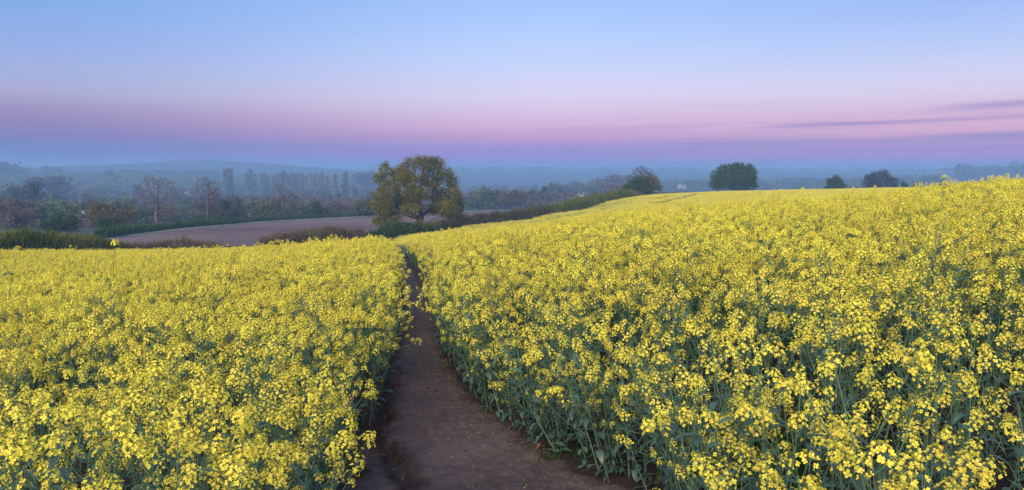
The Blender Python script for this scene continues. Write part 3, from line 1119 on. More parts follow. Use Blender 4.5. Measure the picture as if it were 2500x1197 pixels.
def scatter(name, pts, rot, scl, var, meshes, label=None, cat=None, kind='stuff', group=None):
    """one object whose geometry nodes put a mesh of the list on every point"""
    me = bpy.data.meshes.new(name)
    n = len(pts)
    me.vertices.add(n)
    me.vertices.foreach_set('co', np.asarray(pts, np.float32).ravel())
    for an, ty, data in (('rot', 'FLOAT_VECTOR', rot), ('scl', 'FLOAT_VECTOR', scl)):
        at_ = me.attributes.new(an, ty, 'POINT')
        at_.data.foreach_set('vector', np.asarray(data, np.float32).ravel())
    at_ = me.attributes.new('var', 'INT', 'POINT')
    at_.data.foreach_set('value', np.asarray(var, np.int32))
    o = link(name, me, kind=kind, label=label, cat=cat, group=group)
    ng = bpy.data.node_groups.new(name + ' scatter', 'GeometryNodeTree')
    ng.interface.new_socket('Geometry', in_out='INPUT', socket_type='NodeSocketGeometry')
    ng.interface.new_socket('Geometry', in_out='OUTPUT', socket_type='NodeSocketGeometry')
    t = NT(ng)
    gi, go = t.new('NodeGroupInput'), t.new('NodeGroupOutput')
    jn = t.new('GeometryNodeJoinGeometry')
    for k, m in enumerate(reversed(meshes)):
        src = bpy.data.objects.new(m.name, m)
        oi = t.new('GeometryNodeObjectInfo')
        oi.inputs['Object'].default_value = src
        oi.inputs['As Instance'].default_value = True
        t.l.new(oi.outputs['Geometry'], jn.inputs[0])
    ip = t.new('GeometryNodeInstanceOnPoints')
    t.l.new(gi.outputs[0], ip.inputs['Points'])
    t.l.new(jn.outputs[0], ip.inputs['Instance'])
    ip.inputs['Pick Instance'].default_value = True

    def attr(nm, ty):
        a = t.new('GeometryNodeInputNamedAttribute', data_type=ty)
        a.inputs['Name'].default_value = nm
        return next(s for s in a.outputs if s.enabled and s.name == 'Attribute')
    t.l.new(attr('var', 'INT'), ip.inputs['Instance Index'])
    e2r = t.new('FunctionNodeEulerToRotation')
    t.l.new(attr('rot', 'FLOAT_VECTOR'), e2r.inputs[0])
    t.l.new(e2r.outputs[0], ip.inputs['Rotation'])
    t.l.new(attr('scl', 'FLOAT_VECTOR'), ip.inputs['Scale'])
    t.l.new(ip.outputs[0], go.inputs[0])
    md = o.modifiers.new('scatter', 'NODES')
    md.node_group = ng
    return o


def jitter_points(xmin, xmax, ymin, ymax, step, g):
    nx, ny = int((xmax - xmin) / step) + 1, int((ymax - ymin) / step) + 1
    X, Y = np.meshgrid(xmin + np.arange(nx) * step, ymin + np.arange(ny) * step)
    X = X + g.uniform(-.5, .5, X.shape) * step
    Y = Y + g.uniform(-.5, .5, Y.shape) * step
    return X.ravel(), Y.ravel()


def lowfreq(x, y, s, seed=0.0):
    return np.array([mnoise.noise(Vector((a * s, b * s, seed))) for a, b in zip(x, y)])


gs = np.random.default_rng(21)
R_NEAR = 46.0
X, Y = jitter_points(-36, 40, 0.5, 47, 0.232, gs)
r = np.hypot(X, Y)
ph = np.degrees(np.arctan2(X, Y))
k = (r < R_NEAR) & (np.abs(ph) < 41) & crop_mask(X, Y) & ~in_path(X, Y, np.clip((Y - 9) * .016, 0, .30)) & (r > 1.0)
X, Y, r = X[k], Y[k], r[k]
lf = lowfreq(X, Y, .45)
hf = lowfreq(X, Y, 1.6, 5.0)
# distance from the path, signed: plants beside it are shorter and lean out
dl, dr = path_l(Y) - X, X - path_r(Y)
edge_d = np.where(dl > 0, dl, dr)
toward = np.where(dl > 0, 1.0, -1.0)
near_edge = np.clip(1 - edge_d / 0.7, 0, 1)
side_r = dl <= 0
nearness = np.clip((9.5 - r) / 6.5, 0, 1)
thin = gs.random(len(X)) < (0.05 + .48 * (hf > .13) * np.clip(1.3 - r / 22, .25, 1) + nearness * np.where(side_r, .06, .32) + .25 * nearness * (hf > .05) + np.where(side_r, .05 * np.clip((4.5 - r) / 2, 0, 1), 0) + .25 * (lf > .18) * np.clip((18 - r) / 8, 0, 1))
thin &= near_edge < .35
X, Y, r, lf, hf, near_edge, toward = [q[~thin] for q in (X, Y, r, lf, hf, near_edge, toward)]
n_main = len(X)
yu = gs.uniform(3.4, 20, 300)
su = gs.random(300) < .62
xu = np.where(su, path_r(yu) + gs.uniform(.0, .40, 300), path_l(yu) - gs.uniform(.0, .35, 300))
X, Y = np.concatenate([X, xu]), np.concatenate([Y, yu])
r = np.hypot(X, Y)
lf, hf = np.concatenate([lf, np.zeros(300)]), np.concatenate([hf, np.zeros(300)])
near_edge, toward = np.concatenate([near_edge, np.full(300, .8)]), np.concatenate([toward, np.where(su, -1.0, 1.0)])
n = len(X)
SX = (0.95 + .10 * lf + .08 * hf + gs.normal(0, .075, n)) * (1 - .10 * near_edge)
SX = np.clip(SX, .72, 1.25)
SX[n_main:] = gs.uniform(.38, .72, n - n_main)     # young leafy plants crowding the foot of both banks
Z = H(X, Y) - .01
leanx = toward * np.where((toward < 0) & (r < 4), .3, 1) * near_edge * gs.uniform(0.0, 1, n) ** 1.5 * np.where(toward < 0, .62, .42) * np.clip(1.35 - Y / 12, .03, 1)
RX = gs.normal(0, .06, n)
RY = gs.normal(0, .08, n) + leanx
RZ = gs.uniform(0, 6.28, n)
VAR = gs.integers(0, NVAR, n)
p_sparse = np.clip(np.where(toward < 0, .92, .25) * np.clip((10 - r) / 5, 0, 1) + .5 * near_edge * (toward < 0) + .12, 0, .96)
VAR = np.where(gs.random(n) < p_sparse, NVAR + gs.integers(0, NSPARSE, n), VAR)
VAR[n_main:] = NVAR + gs.integers(0, NSPARSE, n - n_main)
# plants that lean keep their spin: compose spin then lean
def eul(rx, ry, rz):
    return (Matrix.Rotation(ry, 4, 'Y') @ Matrix.Rotation(rx, 4, 'X') @ Matrix.Rotation(rz, 4, 'Z')).to_euler()
ROT = np.array([tuple(eul(a, b, c)) for a, b, c in zip(RX, RY, RZ)])
tpx, tpy = project(X + np.sin(RY) * SX, Y, Z + SX * 1.1)
inframe = (tpx > -60) & (tpx < 2560) & (tpy < 1260) & (r > 1.3)
order = np.argsort(np.where(inframe, r, 1e9))
ind = order[:296]
rest = np.setdiff1d(np.arange(n), ind)
print('near plants', n, 'individual out to', r[ind].max())
scatter('rapeseed_crop', np.stack([X, Y, Z], 1)[rest], ROT[rest], np.stack([SX, SX, SX], 1)[rest], VAR[rest], full_me,
        label='yellow flowering rapeseed covering both sides of the earth path', cat='rapeseed crop')

protos = {}


def plant_thing(v, detail):
    key = (v, detail)
    st, hs, ls = LAY[v]
    root = bpy.data.objects.new('rapeseed_plant', None)
    root.empty_display_size = .1
    ch = [bpy.data.objects.new('stem', stem_me[v])]
    if detail:
        for k_, m in hs:
            o = bpy.data.objects.new('flower_head', head_me[k_])
            o.matrix_local = m
            ch.append(o)
        for k_, m in ls:
            o = bpy.data.objects.new('leaf', leaf_me[k_])
            o.matrix_local = m
            ch.append(o)
    else:
        o = bpy.data.objects.new('flower_heads', headsj_me[v])
        o['kind'] = 'stuff'
        ch.append(o)
        o = bpy.data.objects.new('leaves', leavesj_me[v])
        o['kind'] = 'stuff'
        ch.append(o)
    return root, ch


def place_plant(v, detail, x, y, z, rot, s, label, group):
    if (v, detail) not in protos:
        protos[(v, detail)] = plant_thing(v, detail)
    root, ch = protos[(v, detail)]
    r_ = root.copy()
    COL.objects.link(r_)
    r_.location = (x, y, z)
    r_.rotation_euler = rot
    r_.scale = (s, s, s)
    r_['category'] = 'rapeseed plant'
    r_['label'] = label
    r_['group'] = group
    for c in ch:
        c2 = c.copy()
        COL.objects.link(c2)
        c2.parent = r_
    return r_


for q, i_ in enumerate(ind):
    left = toward[i_] > 0
    few = VAR[i_] >= NVAR
    sd = 'left' if left else 'right'
    look = 'small leafy young rapeseed plant' if SX[i_] < .71 else 'leafy rapeseed plant with few yellow heads' if few else 'full flowered yellow rapeseed plant'
    if near_edge[i_] > .5:
        place = f'at the {sd} hand edge of the bare path'
    elif near_edge[i_] > .05:
        place = f'just behind the {sd} edge row of the path'
    elif tpy[i_] > 1040:
        place = f'along the bottom of the photo, {sd} of path'
    elif abs(tpx[i_] - 1250) > 850:
        place = f'towards the {sd} border above the bottom rows'
    else:
        place = f'midway into the near crop {sd} of the path'
    lab, grp = f'{look} {place}', f'rapeseed plants {place}'
    place_plant(int(VAR[i_]), q < 110, X[i_], Y[i_], Z[i_], tuple(ROT[i_]), float(SX[i_]), lab, grp)

# the far crop, with the tramline left by the sprayer
def tram(pts):
    return np.array([hit(px, py, 1.1, 60, 400) for px, py in pts])


tr1 = tram([(1345, 547), (1424, 532), (1530, 511), (1596, 498), (1660, 484), (1707, 473)])
tr2 = tram([(1310, 543), (1400, 524), (1480, 510), (1543, 497), (1600, 486), (1650, 476)])
step = 1.12
X, Y = jitter_points(-62, 200, 28, 302, step, gs)
r = np.hypot(X, Y)
ph = np.degrees(np.arctan2(X, Y))
k = (r >= R_NEAR - .5) & (ph > -40) & (ph < 37) & crop_mask(X, Y) & ~in_path(X, Y, .30)
k &= ~((ph > 30) & (r > 110)) & ~((ph > 27.5) & (r > 140))
X, Y, r = X[k], Y[k], r[k]


def dist_poly(X, Y, P_):
    d = np.full(len(X), 1e9)
    for a, b in zip(P_[:-1], P_[1:]):
        ab = b - a
        t = np.clip(((X - a[0]) * ab[0] + (Y - a[1]) * ab[1]) / (ab @ ab), 0, 1)
        d = np.minimum(d, np.hypot(X - a[0] - t * ab[0], Y - a[1] - t * ab[1]))
    return d


k = (dist_poly(X, Y, tr1) > 1.15) & (dist_poly(X, Y, tr2) > 1.0)
X, Y, r = X[k], Y[k], r[k]
n = len(X)
lf = lowfreq(X, Y, .09)
hf = lowfreq(X, Y, .5, 3.0)
S = 1.0 + .06 * lf + .07 * hf + gs.normal(0, .03, n)
scatter('far_rapeseed_crop', np.stack([X, Y, H(X, Y)], 1), np.stack([gs.normal(0, .03, n), gs.normal(0, .03, n), gs.uniform(0, 6.28, n)], 1),
        np.stack([np.ones(n), np.ones(n), S], 1), gs.integers(0, 4, n), patch_me,
        label='distant yellow rapeseed crop running up to the trees on the rise', cat='rapeseed crop')
print('far patches', n)

# plants that stand out
tall_st = plant_layout(np.random.default_rng(77), h=1.62, nb=3, leaves=5, side=.10, nflow=1.0)


def special(lay, px, py_top, r_, h_plant, label, lean=(0, 0)):
    x, y = at(px, r_)
    top = z_at(px, py_top, r_)
    z = Hs(x, y)
    s = (top - z) / h_plant
    hi = max(lay[1], key=lambda q: q[1].translation.z)[1].translation
    x, y = x - hi.x * s, y - hi.y * s
    z = Hs(x, y)
    root = link('rapeseed_plant', None, loc=(x, y, z), label=label, cat='rapeseed plant', group='tall rapeseed plants above the crop')
    root.scale = (s, s, s)
    root.rotation_euler = (0, 0, 0)
    st, hs, ls = lay
    link('stem', st.mesh('tall stem', [M['stem']]), parent=root)
    for k_, m in hs:
        o = link('flower_head', head_me[k_], parent=root)
        o.matrix_local = m
    for k_, m in ls:
        o = link('leaf', leaf_me[k_], parent=root)
        o.matrix_local = m
    return root


def single_lay(seed, h, nb=0):
    g = np.random.default_rng(seed)
    st, hs, ls = plant_layout(g, h=h, nb=nb, leaves=5, side=.14, nflow=1)
    return st, [(7, m) if i == 0 and nb == 0 else (k_, m) for i, (k_, m) in enumerate(hs)], ls


special(single_lay(3, 1.6), 273, 592, 12.0, 1.6, 'lone tall rapeseed stem with one flat flower head above the left crop')
special(single_lay(4, 1.35, 12), 2308, 439, 16.0, 1.35, 'tall bushy rapeseed plant breaking the skyline of the right crop')
special(single_lay(5, 1.4, 3), 2138, 462, 18.0, 1.4, 'tall forked rapeseed plant below the dark grey tree on the right')
special(single_lay(6, 1.4, 3), 30, 619, 11.0, 1.4, 'tall loose rapeseed plant standing up at the left end of the crop')

# fallen petals, crumbs of earth and small weeds on the path
g = np.random.default_rng(91)
n = 900
yy = g.uniform(3.6, 12, n) ** 1.0
tt = np.where(g.random(n) < .68, 1 - np.abs(g.normal(0, .22, n)), g.random(n))
tt = np.clip(tt, -.05, 1.08)
xx = path_l(yy) * (1 - tt) + path_r(yy) * tt
zz = H(xx, yy) + np.array([path_relief(a, b) for a, b in zip(xx, yy)]) + .014
v, f = cards(np.stack([xx, yy, zz], 1), rand_dirs(n, g, 3.0), g.uniform(.006, .013, n), .8, g)
mb = MB()
mb.add(v, f)
link('fallen_petals', mb.mesh('fallen petals', [M['petal_litter']]), kind='stuff', label='yellow petals scattered on the bare earth of the path', cat='petals')
n = 5200
yy = g.uniform(3.4, 14, n)
tt = np.where(g.random(n) < .6, np.where(g.random(n) < .5, np.abs(g.normal(0, .14, n)), 1 - np.abs(g.normal(0, .2, n))), g.random(n))
xx = path_l(yy) * (1 - tt) + path_r(yy) * tt
zz = H(xx, yy) + np.array([path_relief(a, b) for a, b in zip(xx, yy)]) + .010
mb = MB()
octa = np.array([[1, 0, 0], [0, 1, 0], [-1, 0, 0], [0, -1, 0], [0, 0, .7], [0, 0, -.7]])
octf = np.array([[0, 1, 4], [1, 2, 4], [2, 3, 4], [3, 0, 4], [1, 0, 5], [2, 1, 5], [3, 2, 5], [0, 3, 5]])
sz = g.uniform(.003, .011, n) * np.where(g.random(n) < .07, 2.4, 1)
J = octa[None] * g.uniform(.6, 1.3, (n, 6, 1)) * sz[:, None, None] + np.stack([xx, yy, zz], 1)[:, None]
mb.add(J.reshape(-1, 3), (octf[None] + (np.arange(n) * 6)[:, None, None]).reshape(-1, 3))
link('soil_crumbs', mb.mesh('soil crumbs', [M['crumb']]), kind='stuff', label='loose crumbs of dark earth lying on the path', cat='soil')


n = 170
yy = g.uniform(3.6, 13, n)
tt = np.where(g.random(n) < .5, np.abs(g.normal(0, .10, n)), 1 - np.abs(g.normal(0, .14, n)))
xx = path_l(yy) * (1 - tt) + path_r(yy) * tt
zz = H(xx, yy) + np.array([path_relief(a, b) for a, b in zip(xx, yy)]) + .016
an = g.uniform(0, 6.28, n)
L_ = g.uniform(.03, .14, n)
P0 = np.stack([xx, yy, zz], 1)
v, f = tubes(P0, P0 + np.stack([np.cos(an) * L_, np.sin(an) * L_, g.uniform(-.004, .014, n)], 1), np.full(n, .0018), np.full(n, .0012), 3)
mb = MB()
mb.add(v, f)
link('straw_litter', mb.mesh('straw', [M['dead']]), kind='stuff', label='broken dry stalks lying along the edges of the path', cat='straw')


def tuft(name, px, py, n, h, spread, mat, label, cat, lean=.6, wid=.006):
    p = hit(px, py)
    x, y = p
    g = np.random.default_rng(int(px * 3 + py))
    mb = MB()
    for _ in range(n):
        a = g.uniform(0, 6.28)
        b = np.array([g.normal(0, spread), g.normal(0, spread), 0])
        L = h * g.uniform(.4, 1)
        o = np.array([math.cos(a), math.sin(a), 0]) * L * g.uniform(.1, lean)
        s = np.array([-math.sin(a), math.cos(a), 0]) * wid * g.uniform(.6, 1.3)
        m_ = b + o * .35 + [0, 0, L * .6]
        e = b + o + [0, 0, L * g.uniform(.75, 1)]
        mb.add([b - s, b + s, m_ + s, m_ - s, e], [[0, 1, 2, 3]], 0)
        mb.add([m_ - s, m_ + s, e], [[0, 1, 2]], 0)
    return link(name, mb.mesh(label[:40], [mat]), loc=(x, y, Hs(x, y)), label=label, cat=cat, kind='stuff')


tuft('grass_tuft', 1345, 1120, 40, .07, .05, M['weed'], 'low green weed at the right foot of the path among petals', 'weed')
tuft('grass_tuft', 880, 1160, 40, .09, .05, M['weed'], 'small weed in the dark soil left of the rill', 'weed')
tuft('grass_tuft', 1420, 1120, 35, .10, .05, M['weed'], 'fresh green weed between petals under the right hand crop', 'weed')
o = tuft('weed_clump', 1850, 1190, 700, .8, .14, M['weed'], 'fine bright green weed growing up inside the right crop', 'weed', .35, .004)
o.location = (1.35, 4.3, Hs(1.35, 4.3))
# withered lower leaves by the right foot of the crop
dead_me = [leaf_mb(np.random.default_rng(i), .12, .05, 1.8, .2, .5).mesh('withered leaf blade', [M['dead']]) for i in range(3)]
for q, (px, py) in enumerate([(1325, 1100), (1400, 1092), (1450, 1060), (1300, 1065), (1600, 1180), (1420, 1040)]):
    x, y = hit(px, py)
    o = link('withered_leaf', dead_me[q % 3], loc=(x, y, Hs(x, y) + .06), label='curled orange brown leaf at the foot of the right hand crop', cat='dead leaf', group='withered leaves under the right crop')
    o.rotation_euler = (random.uniform(-.5, .5), random.uniform(-.3, .6), random.uniform(0, 6))
    o.scale = (.6, .6, .6)

#@@TREES
# ------------------------------------------------------------------ trees
def colonize(attr, trunk_pts, seg, infl, kill, iters=160, g=None):
    g = g or rng
    nodes = [np.array(p, float) for p in trunk_pts]
    parent = [-1] + list(range(len(trunk_pts) - 1))
    A = np.array(attr, float)
    N = np.array(nodes)
    d = np.linalg.norm(A[:, None] - N[None], axis=2)
    near = d.argmin(1)
    nd = d.min(1)
    alive = nd > kill
    for _ in range(iters):
        if not alive.any():
            break
        ai = np.where(alive)[0]
        sel = nd[ai] < infl
        if not sel.any():
            infl *= 1.4
            continue
        ai = ai[sel]
        acc = {}
        for i, k in zip(ai, near[ai]):
            v = A[i] - nodes[k]
            v = v / (np.linalg.norm(v) + 1e-9)
            if k in acc:
                acc[k] += v
            else:
                acc[k] = v.copy()
        new = []
        for k, v in acc.items():
            v = v / (np.linalg.norm(v) + 1e-9) + g.normal(0, .18, 3)
            v = v / (np.linalg.norm(v) + 1e-9)
            nodes.append(nodes[k] + v * seg)
            parent.append(k)
            new.append(len(nodes) - 1)
        NN = np.array([nodes[k] for k in new])
        al = np.where(alive)[0]
        dd = np.linalg.norm(A[al][:, None] - NN[None], axis=2)
        m = dd.min(1)
        am = dd.argmin(1)
        upd = m < nd[al]
        nd[al[upd]] = m[upd]
        near[al[upd]] = np.array(new)[am[upd]]
        alive[al] = nd[al] > kill
        if len(nodes) > 6000:
            break
    return np.array(nodes), np.array(parent)


def skeleton_mb(nodes, parent, r_tip, expo=2.3, rmax=None, flare=1.0):
    n = len(nodes)
    acc = np.zeros(n)
    kids = np.zeros(n, int)
    for i in range(n - 1, 0, -1):
        kids[parent[i]] += 1
    rad = np.zeros(n)
    for i in range(n - 1, -1, -1):
        if kids[i] == 0:
            rad[i] = r_tip
        else:
            rad[i] = acc[i] ** (1 / expo)
        if parent[i] >= 0:
            acc[parent[i]] += rad[i] ** expo
    if rmax:
        f = rmax / rad[0]
        if f < 1 or f > 1:
            rad = rad * np.where(rad > 3 * r_tip, 1 + (f - 1) * np.clip((rad / rad[0]), 0, 1), 1)
    mb = MB()
    c = np.arange(1, n)
    p = parent[1:]
    thick = rad[c] > r_tip * 3.2
    for sel, k in ((thick, 6), (~thick, 3)):
        if sel.any():
            r0 = np.minimum(rad[p[sel]], rad[c[sel]] * 1.6)
            v, f = tubes(nodes[p[sel]], nodes[c[sel]], r0, rad[c[sel]], k)
            mb.add(v, f)
    return mb, rad, kids


def lobes_points(lobes, n, g, shell=.35):
    """lobes (cx,cy,cz,rx,ry,rz,weight) -> points, favouring the outer part"""
    w = np.array([l[6] * l[3] * l[4] * l[5] for l in lobes]) ** .75
    w = w / w.sum()
    out = []
    ch = g.choice(len(lobes), n, p=w)
    for k in ch:
        l = lobes[k]
        d = g.normal(size=3)
        d /= np.linalg.norm(d)
        q = g.uniform(shell, 1) ** .6
        out.append([l[0] + d[0] * l[3] * q, l[1] + d[1] * l[4] * q, l[2] + d[2] * l[5] * q])
    return np.array(out)


def tree_meshes(lobes, trunk_h, n_attr, seg, kill, n_leaf, leaf, bark, leafmat, g, r_tip=.03, rmax=None, sig=.5, twigs=0, trunk_x=0.0, bend=0.0, twigmat=None, infl=4.0, zb=.35, asp=.7, lobe_leaf=0.0):
    A = lobes_points(lobes, n_attr, g)
    k = max(3, int(trunk_h / seg) + 1)
    tz = np.linspace(0, trunk_h, k)
    trunk = np.stack([trunk_x + bend * (tz / trunk_h) ** 2 + .02 * trunk_h * np.sin(tz * 1.3), 0.015 * trunk_h * np.cos(tz * 1.1), tz], 1)
    nodes, par = colonize(A, trunk, seg, infl, kill, g=g)
    mb, rad, kids = skeleton_mb(nodes, par, r_tip, rmax=rmax)
    tips = np.where((rad < r_tip * 2.2) & (nodes[:, 2] > trunk_h * .6))[0]
    if not len(tips):
        tips = np.arange(len(nodes))
    if twigs:
        tk = g.choice(tips, twigs)
        P0 = nodes[tk]
        dirs = unit(nodes[tk] - nodes[np.maximum(par[tk], 0)] + g.normal(0, .5, (twigs, 3)) * seg)
        P1 = P0 + dirs * g.uniform(.4, 1.0, twigs)[:, None] * seg * 1.5
        v, f = tubes(P0, P1, np.full(twigs, r_tip * .7), np.full(twigs, r_tip * .4), 3)
        mb.add(v, f)
    trunk_me = mb.mesh('tree limbs', [bark])
    cm = MB()
    if n_leaf:
        tk = g.choice(tips, n_leaf)
        C = nodes[tk] + g.normal(0, sig, (n_leaf, 3))
        if lobe_leaf:
            k_ = int(n_leaf * lobe_leaf)
            wl = [l for l in lobes if l[6] >= .7]
            C[:k_] = lobes_points(wl, k_, g, .15)
        v, f = cards(C, rand_dirs(n_leaf, g, zb), g.uniform(.6, 1.3, n_leaf) * leaf, asp, g)
        cm.add(v, f)
        crown_me = cm.mesh('tree leaves', [leafmat])
    else:
        crown_me = None
    return trunk_me, crown_me


def put_tree(name, meshes, loc, label, cat='tree', group=None, rz=0.0, s=(1, 1, 1)):
    root = link(name, None, loc=loc, label=label, cat=cat, group=group)
    root.rotation_euler = (0, 0, rz)
    root.scale = s
    link('trunk', meshes[0], parent=root)
    if meshes[1]:
        link('crown', meshes[1], parent=root)
    return root


def px_lobes(lst, cx, basepx, r, depth=1.0, g=None):
    """crown lobes read off the photograph, given real size, with depth of their own"""
    m = r / F_PX
    out = []
    for l in lst:
        x, y, rx, ry = l[:4]
        w = l[4] if len(l) > 4 else 1.0
        dy = l[5] if len(l) > 5 else (g.uniform(-1, 1) * 35 * depth)
        out.append(((x - cx) * m, dy * m, (basepx - y) * m, rx * m, max(rx, ry) * m * 1.1, ry * m, w))
    return out


g = np.random.default_rng(101)
# the big oak at the field corner
RO = 150.0
ox, oy = at(1022, RO)
oz = Hs(ox, oy)
_, base_py = project(ox, oy, oz)
oak_l = [(1040, 396, 26, 20, 1.2, 0), (1000, 392, 22, 18, 1, 15), (1065, 390, 20, 16, 1.2, -10), (1025, 385, 16, 12, 1.2, 5), (975, 415, 26, 20, 1.2, 20), (1085, 412, 22, 20, 1, -15),
         (1102, 436, 18, 22, 1, 10), (1000, 430, 30, 22, 1.3, -30), (1050, 432, 34, 24, .8, 30), (938, 408, 16, 18, .8, 5), (925, 428, 16, 14, .7, 0), (955, 450, 28, 22, 1.3, -20),
         (1020, 465, 38, 24, 1.3, -45), (1070, 470, 32, 22, .9, 50), (1112, 468, 16, 22, 1, 0), (922, 468, 18, 16, 1.1, 10), (912, 492, 12, 14, .7, -10), (942, 492, 26, 24, 2.0, -25),
         (955, 512, 26, 22, 2.0, 20), (978, 480, 28, 22, 1.3, 35), (1010, 498, 28, 18, 1.2, -50), (1095, 500, 28, 24, 1.6, -25), (1055, 505, 26, 16, 1.1, 40), (928, 532, 20, 13, 2.4, -10),
         (950, 540, 18, 10, 2.0, 25), (972, 528, 20, 12, 1.0, -30), (1098, 520, 24, 12, 1.0, 20), (1130, 517, 12, 7, 1.6, 0), (1036, 536, 10, 14, 1.4, -40), (1116, 495, 14, 22, 1.3, 40)]
oak = tree_meshes(px_lobes([(a, b + (base_py - 556), c, d, e, f_) for a, b, c, d, e, f_ in oak_l], 1022, base_py, RO, 1, g),
                  3.0, 1700, .40, .50, 36000, .26, M['bark'], M['oak_leaf'], g, r_tip=.032, rmax=.75, sig=.34, twigs=900, bend=.4, infl=5, asp=.75, lobe_leaf=.34)
put_tree('oak_tree', oak, (ox, oy, oz - .1), 'large spreading oak in ochre green spring leaf at the end of the path')

# dark round oak, and its neighbours on the rise
def simple_crown(px0, px1, top, base, n, g, flat=.5):
    """rounded crown filling a box of the photograph with many small lobes"""
    cx, w, h = (px0 + px1) / 2, (px1 - px0) / 2, base - top
    out = []
    for _ in range(n):
        a = g.uniform(0, math.pi)
        q = g.uniform(.0, .78) ** .5
        x = cx + math.cos(a) * w * .8 * q
        y = base - h * .16 - math.sin(a) * h * .70 * q
        rr = g.uniform(.16, .30) * min(w, h)
        out.append((x, y, rr * 1.15, rr, 1.0, g.uniform(-1, 1) * w * .75 * math.sqrt(max(0, 1 - q * q))))
    return out


def rise_tree(name, px0, px1, top, base, r, mat, label, nl, leaf, seed, n_lobes=26, trunk=None, bark='bark', n_attr=900, sig=.4, twigs=300, r_tip=.035, kill=.6, cat='tree', group=None):
    g = np.random.default_rng(seed)
    cx = (px0 + px1) / 2
    x, y = at(cx, r)
    z = Hs(x, y)
    _, bp = project(x, y, z)
    bp = max(bp, base)
    L = px_lobes(simple_crown(px0, px1, top, base, n_lobes, g), cx, bp, r, 1, g)
    hgt = (bp - top) * r / F_PX
    ms = tree_meshes(L, trunk or hgt * .2, n_attr, hgt * .045 + .1, kill, nl, leaf, M[bark], M[mat], g, r_tip=r_tip, rmax=hgt * .035, sig=sig, twigs=twigs, infl=hgt * .5, lobe_leaf=.25)
    return put_tree(name, ms, (x, y, z - .15), label, cat, group)


gd = np.random.default_rng(12)
rx_, ry_ = at(1793, 305)
rz_ = Hs(rx_, ry_)
_, rb_ = project(rx_, ry_, rz_)
dome = [(1793, 435, 46, 32, 1.5, 0), (1762, 448, 24, 22, 1.2, 0), (1824, 448, 24, 22, 1.2, 0)]
for a_ in np.linspace(-.12, math.pi + .12, 13):
    dome.append((1793 + math.cos(a_) * 47 + gd.normal(0, 2), 447 - math.sin(a_) * 38 + gd.normal(0, 2), gd.uniform(11, 16), gd.uniform(10, 14), 1.2, gd.uniform(-20, 20)))
for _ in range(10):
    dome.append((1793 + gd.uniform(-34, 34), 445 - gd.uniform(0, 30), 14, 12, 1.0, gd.choice([-1, 1]) * gd.uniform(20, 40)))
round_oak = tree_meshes(px_lobes(dome, 1793, rb_, 305, 1, gd), 3.0, 1100, .6, .7, 15000, .46, M['bark'], M['oak_green'], gd, r_tip=.035, rmax=.6, sig=.30, twigs=300, infl=6, lobe_leaf=.5)
put_tree('oak_tree', round_oak, (rx_, ry_, rz_ - .15), 'big round dark green oak on the skyline of the far crop')
rise_tree('tree', 1518, 1604, 424, 474, 236, 'bush', 'dense dark green bush at the top end of the hedge', 6500, .34, 2, 26, sig=.3, cat='bush')
rise_tree('tree', 1545, 1622, 418, 468, 241, 'ochre', 'ochre brown leafy tree behind the dark bush at the hedge end', 4200, .30, 3, 22, sig=.32)
rise_tree('tree', 2013, 2066, 429, 464, 330, 'bush', 'small rounded green tree on the skyline between the oak and the grey tree', 4800, .42, 5, 22)
rise_tree('tree', 2104, 2192, 411, 462, 385, 'grey_leaf', 'open dark grey tree on the skyline at the right', 6500, .42, 6, 30, sig=.45, twigs=700)
rise_tree('bush', 2194, 2222, 442, 462, 360, 'wood_dark', 'small dark bush just right of the grey skyline tree', 900, .4, 7, 9, n_attr=120, cat='bush')
rise_tree('bush', 2224, 2247, 446, 462, 362, 'wood_dark', 'smallest low dark bush last in the skyline row', 700, .4, 8, 8, n_attr=100, cat='bush')
rise_tree('bush', 2070, 2100, 454, 464, 360, 'hedge_brown', 'low brown scrub between the small green tree and grey tree', 700, .35, 9, 8, n_attr=100, cat='bush')

# trees along the far side of the ploughed field


def bare(px, base, r_, lobes, mat, barkm, label, seed, nl, trunk):
    g = np.random.default_rng(seed)
    x, y = at(px, r_)
    z = Hs(x, y)
    _, bp = project(x, y, z)
    L = px_lobes(lobes, px, bp, r_, .6, g)
    ms = tree_meshes(L, trunk, 620, .40, .50, nl, .19, M[barkm], M[mat], g, r_tip=.022, rmax=.36, sig=.40, twigs=1700, infl=6)
    return put_tree('bare_tree', ms, (x, y, z - .15), label, 'tree')


bare(378, 562, 200, [(372, 455, 20, 17), (400, 462, 20, 20), (357, 472, 14, 18, .7), (418, 480, 14, 18, .7), (385, 488, 22, 18, .8), (362, 505, 14, 14, .5), (412, 510, 16, 16, .5), (392, 528, 18, 10, .3)],
     'ochre_brown', 'pale_bark', 'tall bare tree with pale trunk at the field edge, nearer the left', 20, 1100, 4.6)
bare(504, 553, 215, [(492, 452, 18, 15), (515, 462, 20, 18), (478, 470, 14, 16, .7), (528, 480, 14, 20, .8), (500, 485, 20, 18, .8), (480, 505, 18, 12, .6), (522, 510, 16, 12, .5), (470, 520, 16, 8, .4)],
     'ochre_brown', 'twig', 'second tall bare tree at the field edge with long side branches', 21, 1000, 4.4)
bare(688, 540, 250, [(682, 465, 20, 16), (702, 478, 20, 18), (662, 485, 18, 18), (716, 498, 16, 18), (685, 500, 26, 18), (662, 515, 18, 14), (706, 520, 20, 12)],
     'ochre_brown', 'twig', 'wide purplish brown budding tree in front of the poplars', 22, 2000, 3.0)
bare(1570, 470, 247, [(1570, 414, 16, 10), (1554, 420, 11, 9), (1587, 420, 11, 9), (1568, 427, 20, 9), (1583, 432, 14, 8), (1558, 434, 12, 8)],
     'wood_brown', 'twig', 'bare twiggy treetop rising behind the hedge end bush', 4, 500, 4.2)
